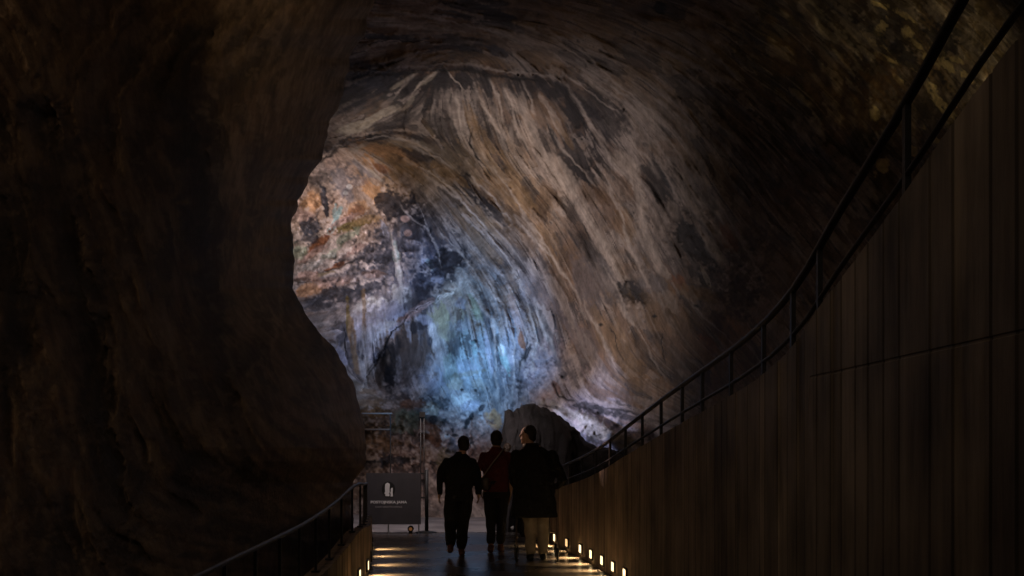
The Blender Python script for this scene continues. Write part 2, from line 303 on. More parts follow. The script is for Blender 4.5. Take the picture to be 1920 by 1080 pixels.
PT = [# top vault
 (740,70,45,7,0,DK,.85),(700,66,28,5,0,DKB,.8),(880,90,34,8,8,DK,.8),(930,98,22,8,20,DKB,.8),(880,14,70,16,4,DK,.85),(935,35,45,15,30,DK,.8),(760,15,60,12,0,BRN,.6),
 (740,102,70,14,0,OCH,.35),(880,112,70,12,5,OCH,.3),(700,40,60,14,0,PALE,.25),(850,55,70,8,8,PALE,.35),(1000,85,60,14,25,PALE,.35),(1030,120,40,12,20,OCH,.35),
 # under the first lip: overhang shade painted dark, plus stains and streaks
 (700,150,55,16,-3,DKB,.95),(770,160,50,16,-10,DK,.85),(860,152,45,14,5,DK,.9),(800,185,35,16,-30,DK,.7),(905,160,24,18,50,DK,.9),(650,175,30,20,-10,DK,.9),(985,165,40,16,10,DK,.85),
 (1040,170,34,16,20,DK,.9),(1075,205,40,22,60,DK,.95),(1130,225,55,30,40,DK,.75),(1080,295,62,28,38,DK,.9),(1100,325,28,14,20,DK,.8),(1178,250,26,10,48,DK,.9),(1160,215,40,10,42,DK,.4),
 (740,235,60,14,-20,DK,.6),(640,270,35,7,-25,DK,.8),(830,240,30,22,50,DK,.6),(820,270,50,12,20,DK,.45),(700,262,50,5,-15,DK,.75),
 (655,242,34,9,-14,CREAM,.75),(700,222,26,7,-38,CREAM,.7),(728,205,22,9,-15,CREAM,.65),(760,150,26,4,-35,CREAM,.45),(800,150,22,4,-40,CREAM,.45),(765,195,20,4,-60,CREAM,.35),
 (880,220,14,26,70,OCH,.5),(905,275,50,20,60,OCH,.5),(960,350,60,20,56,OCH,.45),(1020,440,60,18,56,OCH,.35),(930,370,30,30,50,BRN,.3),
 (1000,265,50,12,60,PALE,.6),(1030,300,30,16,30,PALE,.5),(985,215,40,10,64,PALE,.5),(1020,190,24,6,60,PALE,.5),(960,190,34,6,64,PALE,.5),(1060,330,40,12,55,PALE,.4),
 (1040,225,30,10,62,PALE,.55),(1065,262,36,6,58,OCH,.4),
 # main pale tongues
 (1170,298,26,17,30,PALE,1.),(1190,330,44,11,72,PALE,.95),(1203,400,46,10,79,PALE,.9),(1222,465,34,9,70,PALE,.9),(1245,508,22,7,52,PALE,.9),
 (1060,350,40,12,55,PALE,.9),(1100,405,48,12,58,PALE,.9),(1135,465,42,10,60,PALE,.9),(1162,520,34,8,62,PALE,.85),
 (1160,380,60,10,66,PALE,.35),(1180,440,60,16,66,OCH,.5),(1150,400,50,14,62,BRN,.5),(1135,520,60,14,60,GRY,.6),(1095,520,70,22,58,(.15,.13,.135),.7),(1100,460,40,14,58,DK,.5),
 (1188,548,24,14,35,DK,.95),(1205,562,18,9,20,DK,.7),(1232,350,52,16,65,DK,.85),(1265,395,40,14,62,DK,.7),(1290,445,45,20,58,DK,.95),(1320,475,40,16,55,DK,.85),(1300,510,30,14,40,DK,.7),(1265,350,30,8,60,DKB,.6),
 (1262,398,14,22,60,PALE,.6),(1280,370,34,6,55,PALE,.6),(1345,475,34,9,55,CREAM,.65),(1318,435,30,6,56,PALE,.7),(1350,400,44,7,58,PALE,.45),(1322,515,20,4,65,CREAM,.6),
 (1367,450,30,14,58,RUST,.6),(1273,527,16,18,0,RUST,.6),(1300,550,45,14,20,OCH,.6),(1250,590,60,30,20,OCH,.35),(1373,620,30,16,45,ORG,.45),(1150,640,60,22,64,OCH,.5),(1200,720,70,24,50,OCH,.3),
 (1225,535,20,14,40,GRY,.7),(1250,565,24,12,30,PALE,.5),(1345,600,40,12,50,DK,.5),(1330,640,26,9,45,RUST,.5),(1390,560,40,30,45,DK,.5),(1260,660,40,30,0,(.2,.14,.1),.5),
 (1080,620,80,16,60,(.14,.12,.125),.6),(1120,690,60,12,60,PALE,.3),(1050,560,60,8,58,PALE,.4),(1040,640,50,8,62,DK,.4),(1150,740,60,16,15,BRN,.6),
 # inner ochre vault
 (720,285,60,13,14,ORG,.75),(690,300,26,10,30,ORG,.85),(716,312,20,10,20,RUST,.65),(760,315,40,10,35,OCH,.6),(672,277,26,5,-25,CREAM,.5),(782,290,28,13,10,DK,.8),(805,305,30,10,25,DK,.5),
 (770,272,40,7,12,CREAM,.3),(850,300,50,14,30,(.16,.13,.1),.6),(690,345,20,5,35,RUST,.35),(680,315,36,9,40,GRY,.8),(700,325,20,4,42,CREAM,.6),
 (875,358,34,14,45,DK,.85),(905,380,36,13,50,DK,.95),(930,405,30,12,52,DK,.85),(842,330,34,9,35,OCH,.55),(900,450,60,12,52,OCH,.3),
 # left warm rock
 (693,358,22,20,20,ORG,.9),(672,340,18,12,0,GRY,.5),(585,378,22,16,-60,ORG,.8),(572,405,14,12,0,PNK,.7),(612,345,34,20,10,(.2,.16,.13),.7),(600,335,20,10,0,DK,.5),(610,380,6,30,80,DKB,.9),
 (612,392,5,22,84,DK,.7),(640,345,18,26,80,GRY,.7),(655,370,24,14,60,GRY,.7),(655,350,6,5,0,WHT,.7),(648,362,5,4,0,WHT,.6),(670,385,26,14,-10,ORG,.6),(660,400,22,10,-20,RUST,.5),
 (634,400,30,6,-62,TUR,.85),(622,430,26,7,-66,TUR,.75),(628,395,14,4,-80,TUR,.7),(605,452,34,8,-40,RUST,.95),(660,424,32,8,-16,OLV,.95),(640,415,30,5,-25,PNK,.8),(585,425,20,14,-10,DKB,.85),
 (575,445,22,12,-20,DKB,.7),(650,445,30,7,-30,GRN,.6),(690,412,26,7,-10,(.35,.22,.1),.6),(590,475,34,6,-30,PNK,.8),(620,475,26,8,-35,GRN,.6),(560,470,14,14,0,GRN,.7),(600,490,40,6,-30,WHT,.35),
 (650,480,32,6,-38,DK,.6),(665,470,24,8,-35,PNK,.75),(630,500,28,5,-22,RUST,.85),(610,513,40,4,-15,OLV,.6),(575,517,24,8,0,PNK,.8),(580,545,30,12,-10,ORG,.65),(628,528,34,9,-8,PNK,.75),(565,525,12,5,0,DK,.6),
 (738,387,34,26,20,DK,.85),(765,425,34,24,30,DK,.75),(740,455,30,24,0,(.1,.1,.12),.7),(715,440,16,14,0,DKB,.5),(760,410,8,6,0,PNK,.7),(765,437,7,6,0,PNK,.7),(700,480,50,20,-10,DKB,.7),(660,510,40,14,-15,DKB,.55),
 (735,500,60,18,-5,DKB,.65),(640,555,60,15,-8,DKB,.85),(590,572,34,16,-8,DKB,.8),(690,540,40,12,-12,DKB,.8),(700,515,20,8,0,PNK,.4),(748,505,7,30,84,WHT,.7),(742,480,5,34,80,TUR,.6),(722,430,5,16,70,LAV,.6),
 (795,490,7,14,70,LAV,.6),(808,500,5,22,60,TUR,.45),
 # curtain
 (700,575,34,16,-12,WHT,.85),(755,555,22,22,-40,WHT,.85),(735,585,26,20,0,LAV,.8),(690,600,30,24,0,LAV,.6),(640,600,30,14,20,GRY,.6),(655,625,30,22,0,LAV,.55),(640,610,14,9,0,DK,.7),(640,640,10,18,20,DKB,.7),
 (652,590,4,28,88,OLV,.85),(663,650,7,46,84,OCH,.9),(668,690,8,16,80,OCH,.85),(683,590,4,50,88,OCH,.7),(710,620,34,16,-28,WHT,.5),(730,610,20,8,-30,CREAM,.6),(765,592,26,4,-28,RUST,.7),(760,600,30,4,-28,PNK,.5),
 (640,665,10,28,60,LAV,.9),(682,690,8,24,80,WHT,.5),(700,670,12,16,-60,DKB,.75),(680,670,4,10,90,DK,.7),(685,735,14,20,80,CREAM,.6),
 (830,500,42,22,-20,DK,.85),(800,530,34,26,-20,(.06,.06,.075),.85),(845,490,20,24,50,DK,.8),(790,560,30,22,-30,DK,.75),(815,525,14,7,0,LAV,.6),(850,520,10,20,60,DK,.8),(790,575,30,6,-30,PNK,.5),
 # hollow: brown rock, its deep shade painted black
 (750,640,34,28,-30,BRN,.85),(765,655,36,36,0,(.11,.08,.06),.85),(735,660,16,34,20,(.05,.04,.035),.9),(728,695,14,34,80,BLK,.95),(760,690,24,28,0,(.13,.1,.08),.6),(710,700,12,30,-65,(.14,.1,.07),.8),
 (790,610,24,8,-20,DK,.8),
 # cone
 (845,560,20,34,-60,CREAM,.7),(825,590,18,24,-60,(.40,.38,.22),.75),(868,530,12,24,70,WHT,.5),(885,545,5,26,68,WHT,.8),(890,575,8,24,70,GRN,.8),(862,570,14,12,0,LAV,.7),(835,620,18,14,0,(.4,.38,.25),.6),
 (812,625,8,22,80,WHT,.75),(806,640,5,9,0,DKB,.7),(800,600,14,8,20,LAV,.6),(890,640,5,5,0,BLK,1.),(870,610,20,14,0,LAV,.4),(915,600,50,6,68,DKB,.6),(905,560,34,7,62,DKB,.6),(930,690,80,8,80,DKB,.5),
 (945,670,5,26,72,TUR,.9),(940,655,4,12,70,WHT,.8),(890,655,22,7,84,TUR,.55),(870,690,30,14,0,LAV,.5),(815,715,22,20,0,LAV,.8),(845,700,12,26,80,GRN,.4),(960,640,14,40,84,LAV,.45),(970,600,40,6,76,PNK,.4),
 (880,700,30,5,-10,OLV,.4),(855,640,26,9,80,GRY,.5),(915,660,34,5,80,LAV,.6),
 # foot of the wall
 (760,787,24,19,0,GRN,.85),(752,800,12,10,0,WHT,.35),(808,766,15,11,10,CREAM,.9),(800,772,5,5,0,WHT,.7),(866,748,20,14,-10,WHT,.85),(853,722,13,13,0,CREAM,.85),(900,720,14,9,30,CREAM,.5),(771,758,24,8,0,RUST,.65),
 (927,787,14,18,70,ORG,.9),(900,812,24,26,0,PNK,.7),(880,760,18,9,0,LAV,.7),(815,818,14,20,60,RUST,.8),(800,800,14,8,20,RUST,.5),(697,755,24,10,0,OCH,.75),(705,775,26,10,0,(.22,.12,.04),.8),(690,735,20,6,0,OCH,.7),
 (706,832,34,12,5,(.3,.18,.1),.7),(745,745,20,6,0,DK,.5),(830,755,16,12,0,DK,.6),(735,863,50,8,0,DK,.85),(700,870,30,10,0,DK,.6),(812,787,8,8,0,DK,.85),(790,783,5,8,0,DK,.8),(877,791,15,4,-62,DK,.95),(903,765,9,5,-50,DK,.9),
 (838,818,6,5,0,WHT,.9),(839,815,3,2.5,0,BLK,.9),(853,816,8,3,0,DK,.9),(885,830,18,4,60,DK,.7),(812,868,14,4,10,BLK,.8),(830,860,12,20,0,(.33,.27,.17),.6),(892,732,3,3,0,BLK,.9),(866,731,3,3,0,BLK,.9),(850,835,10,16,90,LAV,.4),
 (775,900,60,12,0,(.12,.1,.1),.5),(830,920,20,30,0,(.22,.17,.15),.4),(990,660,5,22,-70,DK,.9),(978,640,5,16,70,RUST,.8),(975,735,7,24,84,DK,.75),(960,760,14,6,-60,DK,.7),
 # ledge
 (1060,772,60,10,22,WHT,.55),(1110,800,60,16,26,WHT,.7),(1160,825,40,12,20,WHT,.6),(1030,700,30,40,0,LAV,.4),(1010,740,30,12,0,PNK,.5),(1060,690,16,40,60,DKB,.5),(1120,768,50,7,10,DK,.7),(1170,780,50,8,12,DK,.7),
 (1090,760,26,6,0,DK,.6),(1150,800,22,5,-20,DK,.7),(1200,800,40,6,16,PNK,.5),(1030,762,20,4,10,DK,.6),(1120,820,12,4,-20,DK,.5),(1045,730,6,16,60,RUST,.5),
 # drill holes and nicks
 (1227,593,5,3,0,BLK,1.),(1306,574,6,3,0,BLK,1.),(1126,609,4,3,0,BLK,1.),(1410,467,6,4,0,BLK,.9),(1388,499,5,3,0,BLK,.9),(1427,522,6,5,0,BLK,.9),(1237,12,12,14,0,BLK,.9),
 # corner above the railing: lamplit spots painted yellow, unlit rock painted dark
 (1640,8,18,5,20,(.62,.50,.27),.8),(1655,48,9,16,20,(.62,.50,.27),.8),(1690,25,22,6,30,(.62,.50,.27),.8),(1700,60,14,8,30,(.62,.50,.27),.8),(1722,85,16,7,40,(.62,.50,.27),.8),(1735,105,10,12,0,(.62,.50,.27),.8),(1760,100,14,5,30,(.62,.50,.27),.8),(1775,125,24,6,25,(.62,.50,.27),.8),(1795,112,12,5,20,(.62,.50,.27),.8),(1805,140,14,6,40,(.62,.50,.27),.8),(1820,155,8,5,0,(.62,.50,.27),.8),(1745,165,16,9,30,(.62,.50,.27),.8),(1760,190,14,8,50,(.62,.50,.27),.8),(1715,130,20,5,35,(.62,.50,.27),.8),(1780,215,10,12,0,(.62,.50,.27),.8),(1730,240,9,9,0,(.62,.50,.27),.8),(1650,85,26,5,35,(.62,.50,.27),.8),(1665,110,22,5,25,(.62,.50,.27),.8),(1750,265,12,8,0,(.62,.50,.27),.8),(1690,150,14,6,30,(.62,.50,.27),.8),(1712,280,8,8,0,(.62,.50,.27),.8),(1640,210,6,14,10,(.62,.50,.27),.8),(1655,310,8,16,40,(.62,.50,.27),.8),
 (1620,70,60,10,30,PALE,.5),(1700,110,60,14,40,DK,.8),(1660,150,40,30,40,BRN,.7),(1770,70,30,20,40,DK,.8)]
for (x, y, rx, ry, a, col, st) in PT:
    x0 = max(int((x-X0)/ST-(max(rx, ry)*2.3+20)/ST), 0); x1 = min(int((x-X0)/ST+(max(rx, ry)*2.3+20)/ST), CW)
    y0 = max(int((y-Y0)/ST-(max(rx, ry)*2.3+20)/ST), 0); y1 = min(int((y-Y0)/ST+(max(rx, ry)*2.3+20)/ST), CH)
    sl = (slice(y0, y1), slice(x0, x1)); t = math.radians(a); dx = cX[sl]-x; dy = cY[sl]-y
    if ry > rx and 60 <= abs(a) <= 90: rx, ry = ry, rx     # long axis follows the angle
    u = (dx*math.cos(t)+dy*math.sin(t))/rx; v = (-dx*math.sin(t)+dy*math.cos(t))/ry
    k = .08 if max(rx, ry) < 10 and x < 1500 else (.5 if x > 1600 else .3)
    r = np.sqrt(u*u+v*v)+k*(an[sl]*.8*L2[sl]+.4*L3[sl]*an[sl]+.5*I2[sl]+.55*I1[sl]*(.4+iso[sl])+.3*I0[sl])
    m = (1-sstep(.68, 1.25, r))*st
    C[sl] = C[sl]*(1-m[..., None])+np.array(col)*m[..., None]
# raised ribs (pale), cracks (dark), and painted highlight and shade along the lips
RIB_LIT = [([(657,134),(696,128),(773,125),(834,123),(876,120),(909,129),(946,136),(1009,138),(1034,142),(1064,159),(1088,195),(1110,240)],2.2),([(600,298),(635,275),(670,261),(715,254),(770,262),(820,290)],2.4),([(960,40),(1040,75),(1100,120),(1170,175),(1230,225)],3.5),([(1010,50),(1080,90),(1140,140),(1200,190),(1260,240),(1310,300)],3),([(1215,260),(1270,330),(1310,390),(1350,440),(1400,500)],3),([(1230,290),(1262,350),(1290,390)],2.5),([(1325,350),(1370,420),(1410,480),(1440,540)],3),([(1290,560),(1330,600),(1380,650)],2.5),([(1060,140),(1110,175),(1160,215)],2.2),([(1079,114),(1112,155),(1157,183),(1204,211),(1245,255),(1290,300),(1330,350)],5),([(1201,230),(1259,305),(1298,350),(1330,400)],3),([(1073,180),(1107,228),(1140,275)],2.5),  # first entries paint a highlight along the lip edges
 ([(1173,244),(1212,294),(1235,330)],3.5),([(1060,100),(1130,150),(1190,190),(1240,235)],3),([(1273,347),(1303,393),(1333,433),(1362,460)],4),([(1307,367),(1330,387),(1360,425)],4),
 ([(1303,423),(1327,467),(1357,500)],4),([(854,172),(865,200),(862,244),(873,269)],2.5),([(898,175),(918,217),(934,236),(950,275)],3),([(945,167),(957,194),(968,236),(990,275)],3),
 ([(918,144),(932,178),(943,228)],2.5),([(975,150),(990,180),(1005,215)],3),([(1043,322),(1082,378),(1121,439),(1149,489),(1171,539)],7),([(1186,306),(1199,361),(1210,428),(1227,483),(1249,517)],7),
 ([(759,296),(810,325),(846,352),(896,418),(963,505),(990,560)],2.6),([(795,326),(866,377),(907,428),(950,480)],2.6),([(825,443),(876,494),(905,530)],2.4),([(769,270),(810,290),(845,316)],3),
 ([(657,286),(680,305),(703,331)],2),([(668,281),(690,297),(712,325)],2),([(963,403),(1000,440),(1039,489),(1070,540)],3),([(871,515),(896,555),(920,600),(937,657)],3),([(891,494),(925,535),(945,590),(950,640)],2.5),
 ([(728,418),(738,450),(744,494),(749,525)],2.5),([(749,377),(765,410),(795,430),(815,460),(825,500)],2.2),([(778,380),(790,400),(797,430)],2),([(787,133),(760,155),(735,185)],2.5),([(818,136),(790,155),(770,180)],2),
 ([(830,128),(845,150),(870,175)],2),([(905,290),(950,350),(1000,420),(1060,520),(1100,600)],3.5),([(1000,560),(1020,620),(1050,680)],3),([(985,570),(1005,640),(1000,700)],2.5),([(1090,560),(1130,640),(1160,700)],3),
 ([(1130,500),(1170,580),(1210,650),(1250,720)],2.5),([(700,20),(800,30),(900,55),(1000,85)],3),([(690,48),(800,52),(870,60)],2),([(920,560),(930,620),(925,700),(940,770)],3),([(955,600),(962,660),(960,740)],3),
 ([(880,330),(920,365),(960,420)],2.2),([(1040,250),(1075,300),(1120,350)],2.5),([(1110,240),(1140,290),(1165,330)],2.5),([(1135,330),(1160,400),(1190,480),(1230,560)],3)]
CRK_SHADE = [([(640,148),(657,144),(696,139),(773,136),(834,134),(876,131),(909,141),(946,147),(1009,149),(1032,154),(1060,170),(1082,205),(1098,240)],5),([(560,318),(600,302),(635,279),(665,264)],3),([(884,242),(882,272),(898,297),(925,330)],2),([(1240,625),(1238,650),(1247,682)],1.6),([(988,632),(983,672),(973,705)],2.4),([(975,615),(990,650)],2),([(600,510),(640,500),(680,478)],1.6),  # first entries paint the shade just beneath the lips
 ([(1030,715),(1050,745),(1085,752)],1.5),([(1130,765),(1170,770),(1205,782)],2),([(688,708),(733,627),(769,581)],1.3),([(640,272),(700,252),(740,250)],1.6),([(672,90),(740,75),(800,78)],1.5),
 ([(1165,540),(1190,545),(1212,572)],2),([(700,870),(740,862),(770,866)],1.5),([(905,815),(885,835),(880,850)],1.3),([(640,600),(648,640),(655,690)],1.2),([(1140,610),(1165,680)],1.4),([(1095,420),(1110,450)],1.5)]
HT = np.zeros((CH, CW))
wx = cX+2.2*I2+1.2*L2; wy = cY+2.2*I3+1.2*I1
for lst, sgn in ((RIB_LIT, 1), (CRK_SHADE, -1)):
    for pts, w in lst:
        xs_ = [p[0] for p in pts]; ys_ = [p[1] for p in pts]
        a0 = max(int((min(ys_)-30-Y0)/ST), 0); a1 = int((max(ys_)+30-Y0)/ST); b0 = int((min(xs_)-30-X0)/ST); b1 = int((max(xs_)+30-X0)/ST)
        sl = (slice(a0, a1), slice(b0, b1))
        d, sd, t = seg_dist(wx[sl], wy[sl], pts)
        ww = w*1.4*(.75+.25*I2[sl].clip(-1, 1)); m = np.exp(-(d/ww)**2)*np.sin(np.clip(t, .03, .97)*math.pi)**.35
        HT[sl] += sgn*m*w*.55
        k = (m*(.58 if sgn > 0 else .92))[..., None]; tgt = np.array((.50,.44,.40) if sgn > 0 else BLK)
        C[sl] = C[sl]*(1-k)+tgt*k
# lips: the vault steps back behind these edges
STEP = np.zeros((CH, CW))
LIPS = [([(560,150),(657,139),(696,133),(773,130),(834,128),(876,125),(909,134),(946,140),(1009,142),(1032,147),(1062,164),(1085,200),(1100,235)],1.3,70),
        ([(480,330),(560,310),(600,295),(635,272),(670,258),(710,250),(760,252)],1.6,60),
        ([(680,735),(690,708),(700,690),(716,655),(733,627),(769,584),(810,566),(850,545)],.42,30)]
for pts, h, w in LIPS:
    d, sd, t = seg_dist(cX+2*I2, cY+2*I1, pts)
    fade = np.sin(np.clip(t, .0, 1)*math.pi)**.4
    fade = np.where((t <= .001) | (t >= .999), 0, fade)
    STEP += np.where(sd < 0, -h*np.exp(-d/w), h*.35*np.exp(-d/(w*.5)))*fade
# dark hollow under the curtain, bulge of the cone
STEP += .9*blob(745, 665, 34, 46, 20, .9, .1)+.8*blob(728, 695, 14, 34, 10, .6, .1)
STEP -= 1.2*blob(880, 640, 90, 110, 0, .9, .05)
STEP -= .5*blob(700, 600, 70, 70, -20, .7, .05)
STEP += .16*blob(1188, 550, 26, 14, 35, .6, .15)+.18*blob(1290, 450, 50, 22, 58, .9, .2)+.12*blob(1232, 350, 52, 16, 65, .9, .2)
STEP -= .8*blob(1110, 805, 95, 22, 24, .5, .2)+.12*blob(866, 748, 24, 16, 0, .9, .2)+.15*blob(808, 766, 18, 13, 0, .9, .2)
GATE = sstep(-1.3, 1.0, fbm(CH, CW, 60, 131, 4))
SH = an*(L1*.22+T3*.9+T1*3.2+PT1*3.2-PT2*2.4+L3*1.4+.5*HL.clip(0, 3)-.5*HD.clip(0, 3))+iso*(I0*1.0+I1*3.2-np.abs(I1)*2.+I2*5.0+np.abs(I2)*-4+L2*.8)+I3*6.0+HT*1.6     # relief in photo pixels
C *= np.clip(1+(.07*L1+.06*L2)*an*(.45+.55*GATE)+.15*I1*iso+.14*I0*iso+.06*I1, .25, 2)[..., None]
for _ in range(2):
    Bl = (np.roll(C,1,0)+np.roll(C,-1,0)+np.roll(C,1,1)+np.roll(C,-1,1)+C)/5
    C = C+.55*(C-Bl)
C = np.clip(C, .008, .70)

DP = [(960,-900,8),(2900,-900,5),(2900,300,4.6),(1900,100,9),(1900,800,8.5),(1600,100,13),(1600,500,12),(1500,600,13),(1400,700,15.5),(1300,760,19),(1200,800,22.5),(1200,850,22.5),(1100,800,24.7),
 (1050,750,26),(1100,900,24),(1300,300,18.5),(1300,100,17.5),(1100,130,21),(1000,60,20),(700,60,21.5),(500,60,22),(700,200,26.5),(850,180,26),(1000,200,25),(1150,300,23),(1250,450,20.5),(1350,550,18),
 (1050,450,26.3),(1150,600,23.6),(1000,350,27.3),(900,250,27.5),(1000,600,27.8),(1080,700,26.3),(650,230,28),(760,270,29.5),(650,330,34),(560,500,37),(450,500,39),(750,400,32),(850,400,29.8),(780,560,32.3),
 (900,550,29.8),(860,650,29.8),(960,650,28.6),(700,600,33.5),(750,680,32.3),(700,760,30),(800,760,29.8),(900,760,28.8),(760,850,28),(850,850,27.5),(950,850,27),(760,960,26.3),(900,960,26),(1000,960,25.5),
 (200,500,36),(-900,500,16),(-900,-900,9),(-900,1350,16),(300,0,27),(960,1350,25),(1500,1100,12),(2900,1350,4.6),(1900,1350,8.5),(300,900,30),(1950,-300,8)]
def axis(a): return np.concatenate([np.arange(p, q, s) for p, q, s in a])
xs = axis([(-900, 420, 22), (420, 540, 6), (540, 1480, 1.8), (1480, 1960, 2.6), (1960, 2950, 18)])
ys = axis([(-900, -30, 16), (-30, 900, 1.8), (900, 1010, 3), (1010, 1380, 18)])
GX, GY = np.meshgrid(xs, ys)
logD = tps([(a, b) for a, b, _ in DP], np.log([c for _, _, c in DP]), GX, GY, smooth=.0006)[0]
D = np.exp(logD)
ux = (GX-X0)/ST; uy = (GY-Y0)/ST
refl = lambda u, N: (N-1)-np.abs(np.mod(u, 2*(N-1))-(N-1))
ux = refl(ux, CW); uy = refl(uy, CH)
smp = lambda A: bil(A, uy, ux)
fl_ = 1-sstep(925, 965, GY)*.8
D = D+smp(STEP)-smp(SH)*(D/F)*.95*fl_+smp(I3)*.12
P = np.stack([(GX-CX)/F*D, D, EYE+(HY-GY)/F*D], -1)
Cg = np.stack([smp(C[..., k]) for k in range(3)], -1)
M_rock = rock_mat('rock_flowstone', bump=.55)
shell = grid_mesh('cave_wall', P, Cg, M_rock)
tag(shell, 'streaked and stained limestone wall and vault of the cave', 'cave wall', kind='structure')

# ============================================================ LEFT ROCK MASS
EDGE = [(-900,760),(-300,740),(-80,712),(0,700),(50,684),(90,662),(180,636),(290,600),(350,575),(410,556),(450,549),(500,549),(540,551),(580,570),(625,600),(650,628),(670,641),(690,655),(710,666),(760,680),(800,688),(840,691),(865,685),(885,674),(905,664),(940,660),(1000,655),(1400,640)]
ey = np.array([e[0] for e in EDGE], float); ex = np.array([e[1] for e in EDGE], float)
rows = axis([(-900, -40, 20), (-40, 1090, 2.4), (1090, 1420, 20)])
edge = np.interp(rows, ey, ex)
jit = np.interp(rows, np.arange(-900, 1430, 11.), np.random.default_rng(3).normal(0, 1.5, 212))+np.interp(rows, np.arange(-900, 1430, 24.), np.random.default_rng(5).normal(0, 3., 98))
edge0 = edge.copy()
nf = 560; nb = 60
u = np.linspace(0, 1, nf)**.62
De = np.interp(rows, [-900, 0, 400, 900, 1400], [15, 18.5, 18.5, 17.2, 17])
LX = np.zeros((len(rows), nf+nb+30)); LD = np.zeros_like(LX)
for i, y in enumerate(rows):
    e0 = edge0[i]-5; je = jit[i]
    px = -1300+(e0+1300)*u
    xe = (CX-e0)/F*De[i]; xl = np.interp(y, [-900, 0, 500, 1100], [3.6, 3.3, 2.9, 2.35])
    mixu = sstep(250, e0, px); xw = xl*(1-mixu)+xe*mixu
    d = xw/((CX-px)/F)
    LX[i, :nf] = px+je*sstep(e0-120, e0, px); LD[i, :nf] = d
    a0 = math.radians(60); a = np.linspace(a0, math.pi, nb+1)[1:]
    LX[i, nf:nf+nb] = e0+je+34*(np.sin(a)-math.sin(a0)); LD[i, nf:nf+nb] = d[-1]+1.1*(math.cos(a0)-np.cos(a))
    t = np.linspace(0, 1, 31)[1:]
    LX[i, nf+nb:] = e0-t*900; LD[i, nf+nb:] = d[-1]+2.2+t*2.5
LY = np.repeat(rows[:, None], LX.shape[1], 1)
# relief fields on its own canvas
FLL = [(80,100,60),(150,250,75),(250,80,-60),(350,60,-50),(200,180,-75),(300,280,70),(330,400,68),(420,200,-75),(560,100,-70),(600,50,-68),(520,300,-78),(480,500,88),(100,600,80),(200,800,75),(400,700,80),(550,700,60),(640,800,60),(350,950,20),(100,1000,80),(-100,400,85),(650,0,-70)]
t_ = [math.radians(a) for _, _, a in FLL]
c2, s2 = tps([(a, b) for a, b, _ in FLL], np.array([[math.cos(2*t), math.sin(2*t)] for t in t_]), cX, cY, smooth=.002)
ang = .5*np.arctan2(s2, c2)+fbm(CH, CW, 70, 205, 3)*.12; CS, SN = np.cos(ang), np.sin(ang)
M2 = lic(fbm(CH, CW, 6, 240, 2), CS, SN, 24); M3 = lic(fbm(CH, CW, 20, 250, 3), CS, SN, 34)
J1 = fbm(CH, CW, 10, 261, 4, .65); J2 = fbm(CH, CW, 34, 267, 5, .6); J3 = fbm(CH, CW, 120, 271, 4)
J0 = fbm(CH, CW, 4.5, 281, 3, .8); M4 = sstep(.4, .8, M3+.3*J1)-sstep(.3, .8, -M3+.3*J1)
RL = M2*2.6+M3*12+M4*3+J0*.6+J1*1.5+J2*5-np.abs(J2)*4+J3*32
CL = np.zeros((CH, CW, 3))+np.array((.17,.125,.085))
def mixL(m, c):
    global CL
    CL = CL*(1-m[..., None])+np.array(c)*m[..., None]
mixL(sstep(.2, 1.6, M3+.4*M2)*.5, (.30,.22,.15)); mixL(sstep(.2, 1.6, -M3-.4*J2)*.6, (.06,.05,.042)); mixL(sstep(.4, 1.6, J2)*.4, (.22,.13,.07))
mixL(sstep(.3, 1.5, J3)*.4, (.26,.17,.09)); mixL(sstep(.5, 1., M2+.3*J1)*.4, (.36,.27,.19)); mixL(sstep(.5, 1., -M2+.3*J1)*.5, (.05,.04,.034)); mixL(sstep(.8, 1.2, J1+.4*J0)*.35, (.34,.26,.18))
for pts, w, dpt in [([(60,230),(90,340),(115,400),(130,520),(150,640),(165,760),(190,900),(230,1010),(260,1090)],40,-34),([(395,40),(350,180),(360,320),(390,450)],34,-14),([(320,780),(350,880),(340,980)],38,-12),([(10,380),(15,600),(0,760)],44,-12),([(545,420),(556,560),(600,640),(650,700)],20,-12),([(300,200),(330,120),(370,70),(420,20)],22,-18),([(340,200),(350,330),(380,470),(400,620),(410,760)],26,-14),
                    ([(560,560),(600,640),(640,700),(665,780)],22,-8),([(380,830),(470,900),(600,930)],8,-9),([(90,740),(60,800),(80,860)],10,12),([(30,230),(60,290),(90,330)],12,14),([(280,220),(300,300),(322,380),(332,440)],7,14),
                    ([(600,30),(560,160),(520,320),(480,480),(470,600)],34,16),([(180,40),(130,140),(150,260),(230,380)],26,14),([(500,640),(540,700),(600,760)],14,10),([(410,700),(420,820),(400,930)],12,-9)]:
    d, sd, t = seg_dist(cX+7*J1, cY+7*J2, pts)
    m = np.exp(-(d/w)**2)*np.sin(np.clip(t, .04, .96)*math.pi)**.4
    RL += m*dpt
    if dpt <= -12: mixL(m*.9, (.03,.026,.022))  # shade of the crevices painted into the colour
    if dpt > 11: mixL(m*.35, (.36,.25,.14))  # lit ridges and flank painted paler
ux2 = refl((LX-X0)/ST, CW); uy2 = refl((LY-Y0)/ST, CH)
rel = bil(RL, uy2, ux2)
front = np.ones(LX.shape); front[:, nf:] = np.linspace(1, .0, nb+30)[None, :]**.6
dm = np.minimum(LD, 12)
LD2 = LD-rel*dm/F*1.15*front
PL = np.stack([(LX-CX)/F*LD2-rel*dm/F*.25*front, LD2, EYE+(HY-LY)/F*LD2], -1)
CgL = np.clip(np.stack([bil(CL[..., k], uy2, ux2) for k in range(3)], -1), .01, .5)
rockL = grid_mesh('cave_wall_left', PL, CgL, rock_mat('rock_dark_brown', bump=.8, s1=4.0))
tag(rockL, 'dark brown bulging rock mass left of the walkway', 'cave wall', kind='structure')

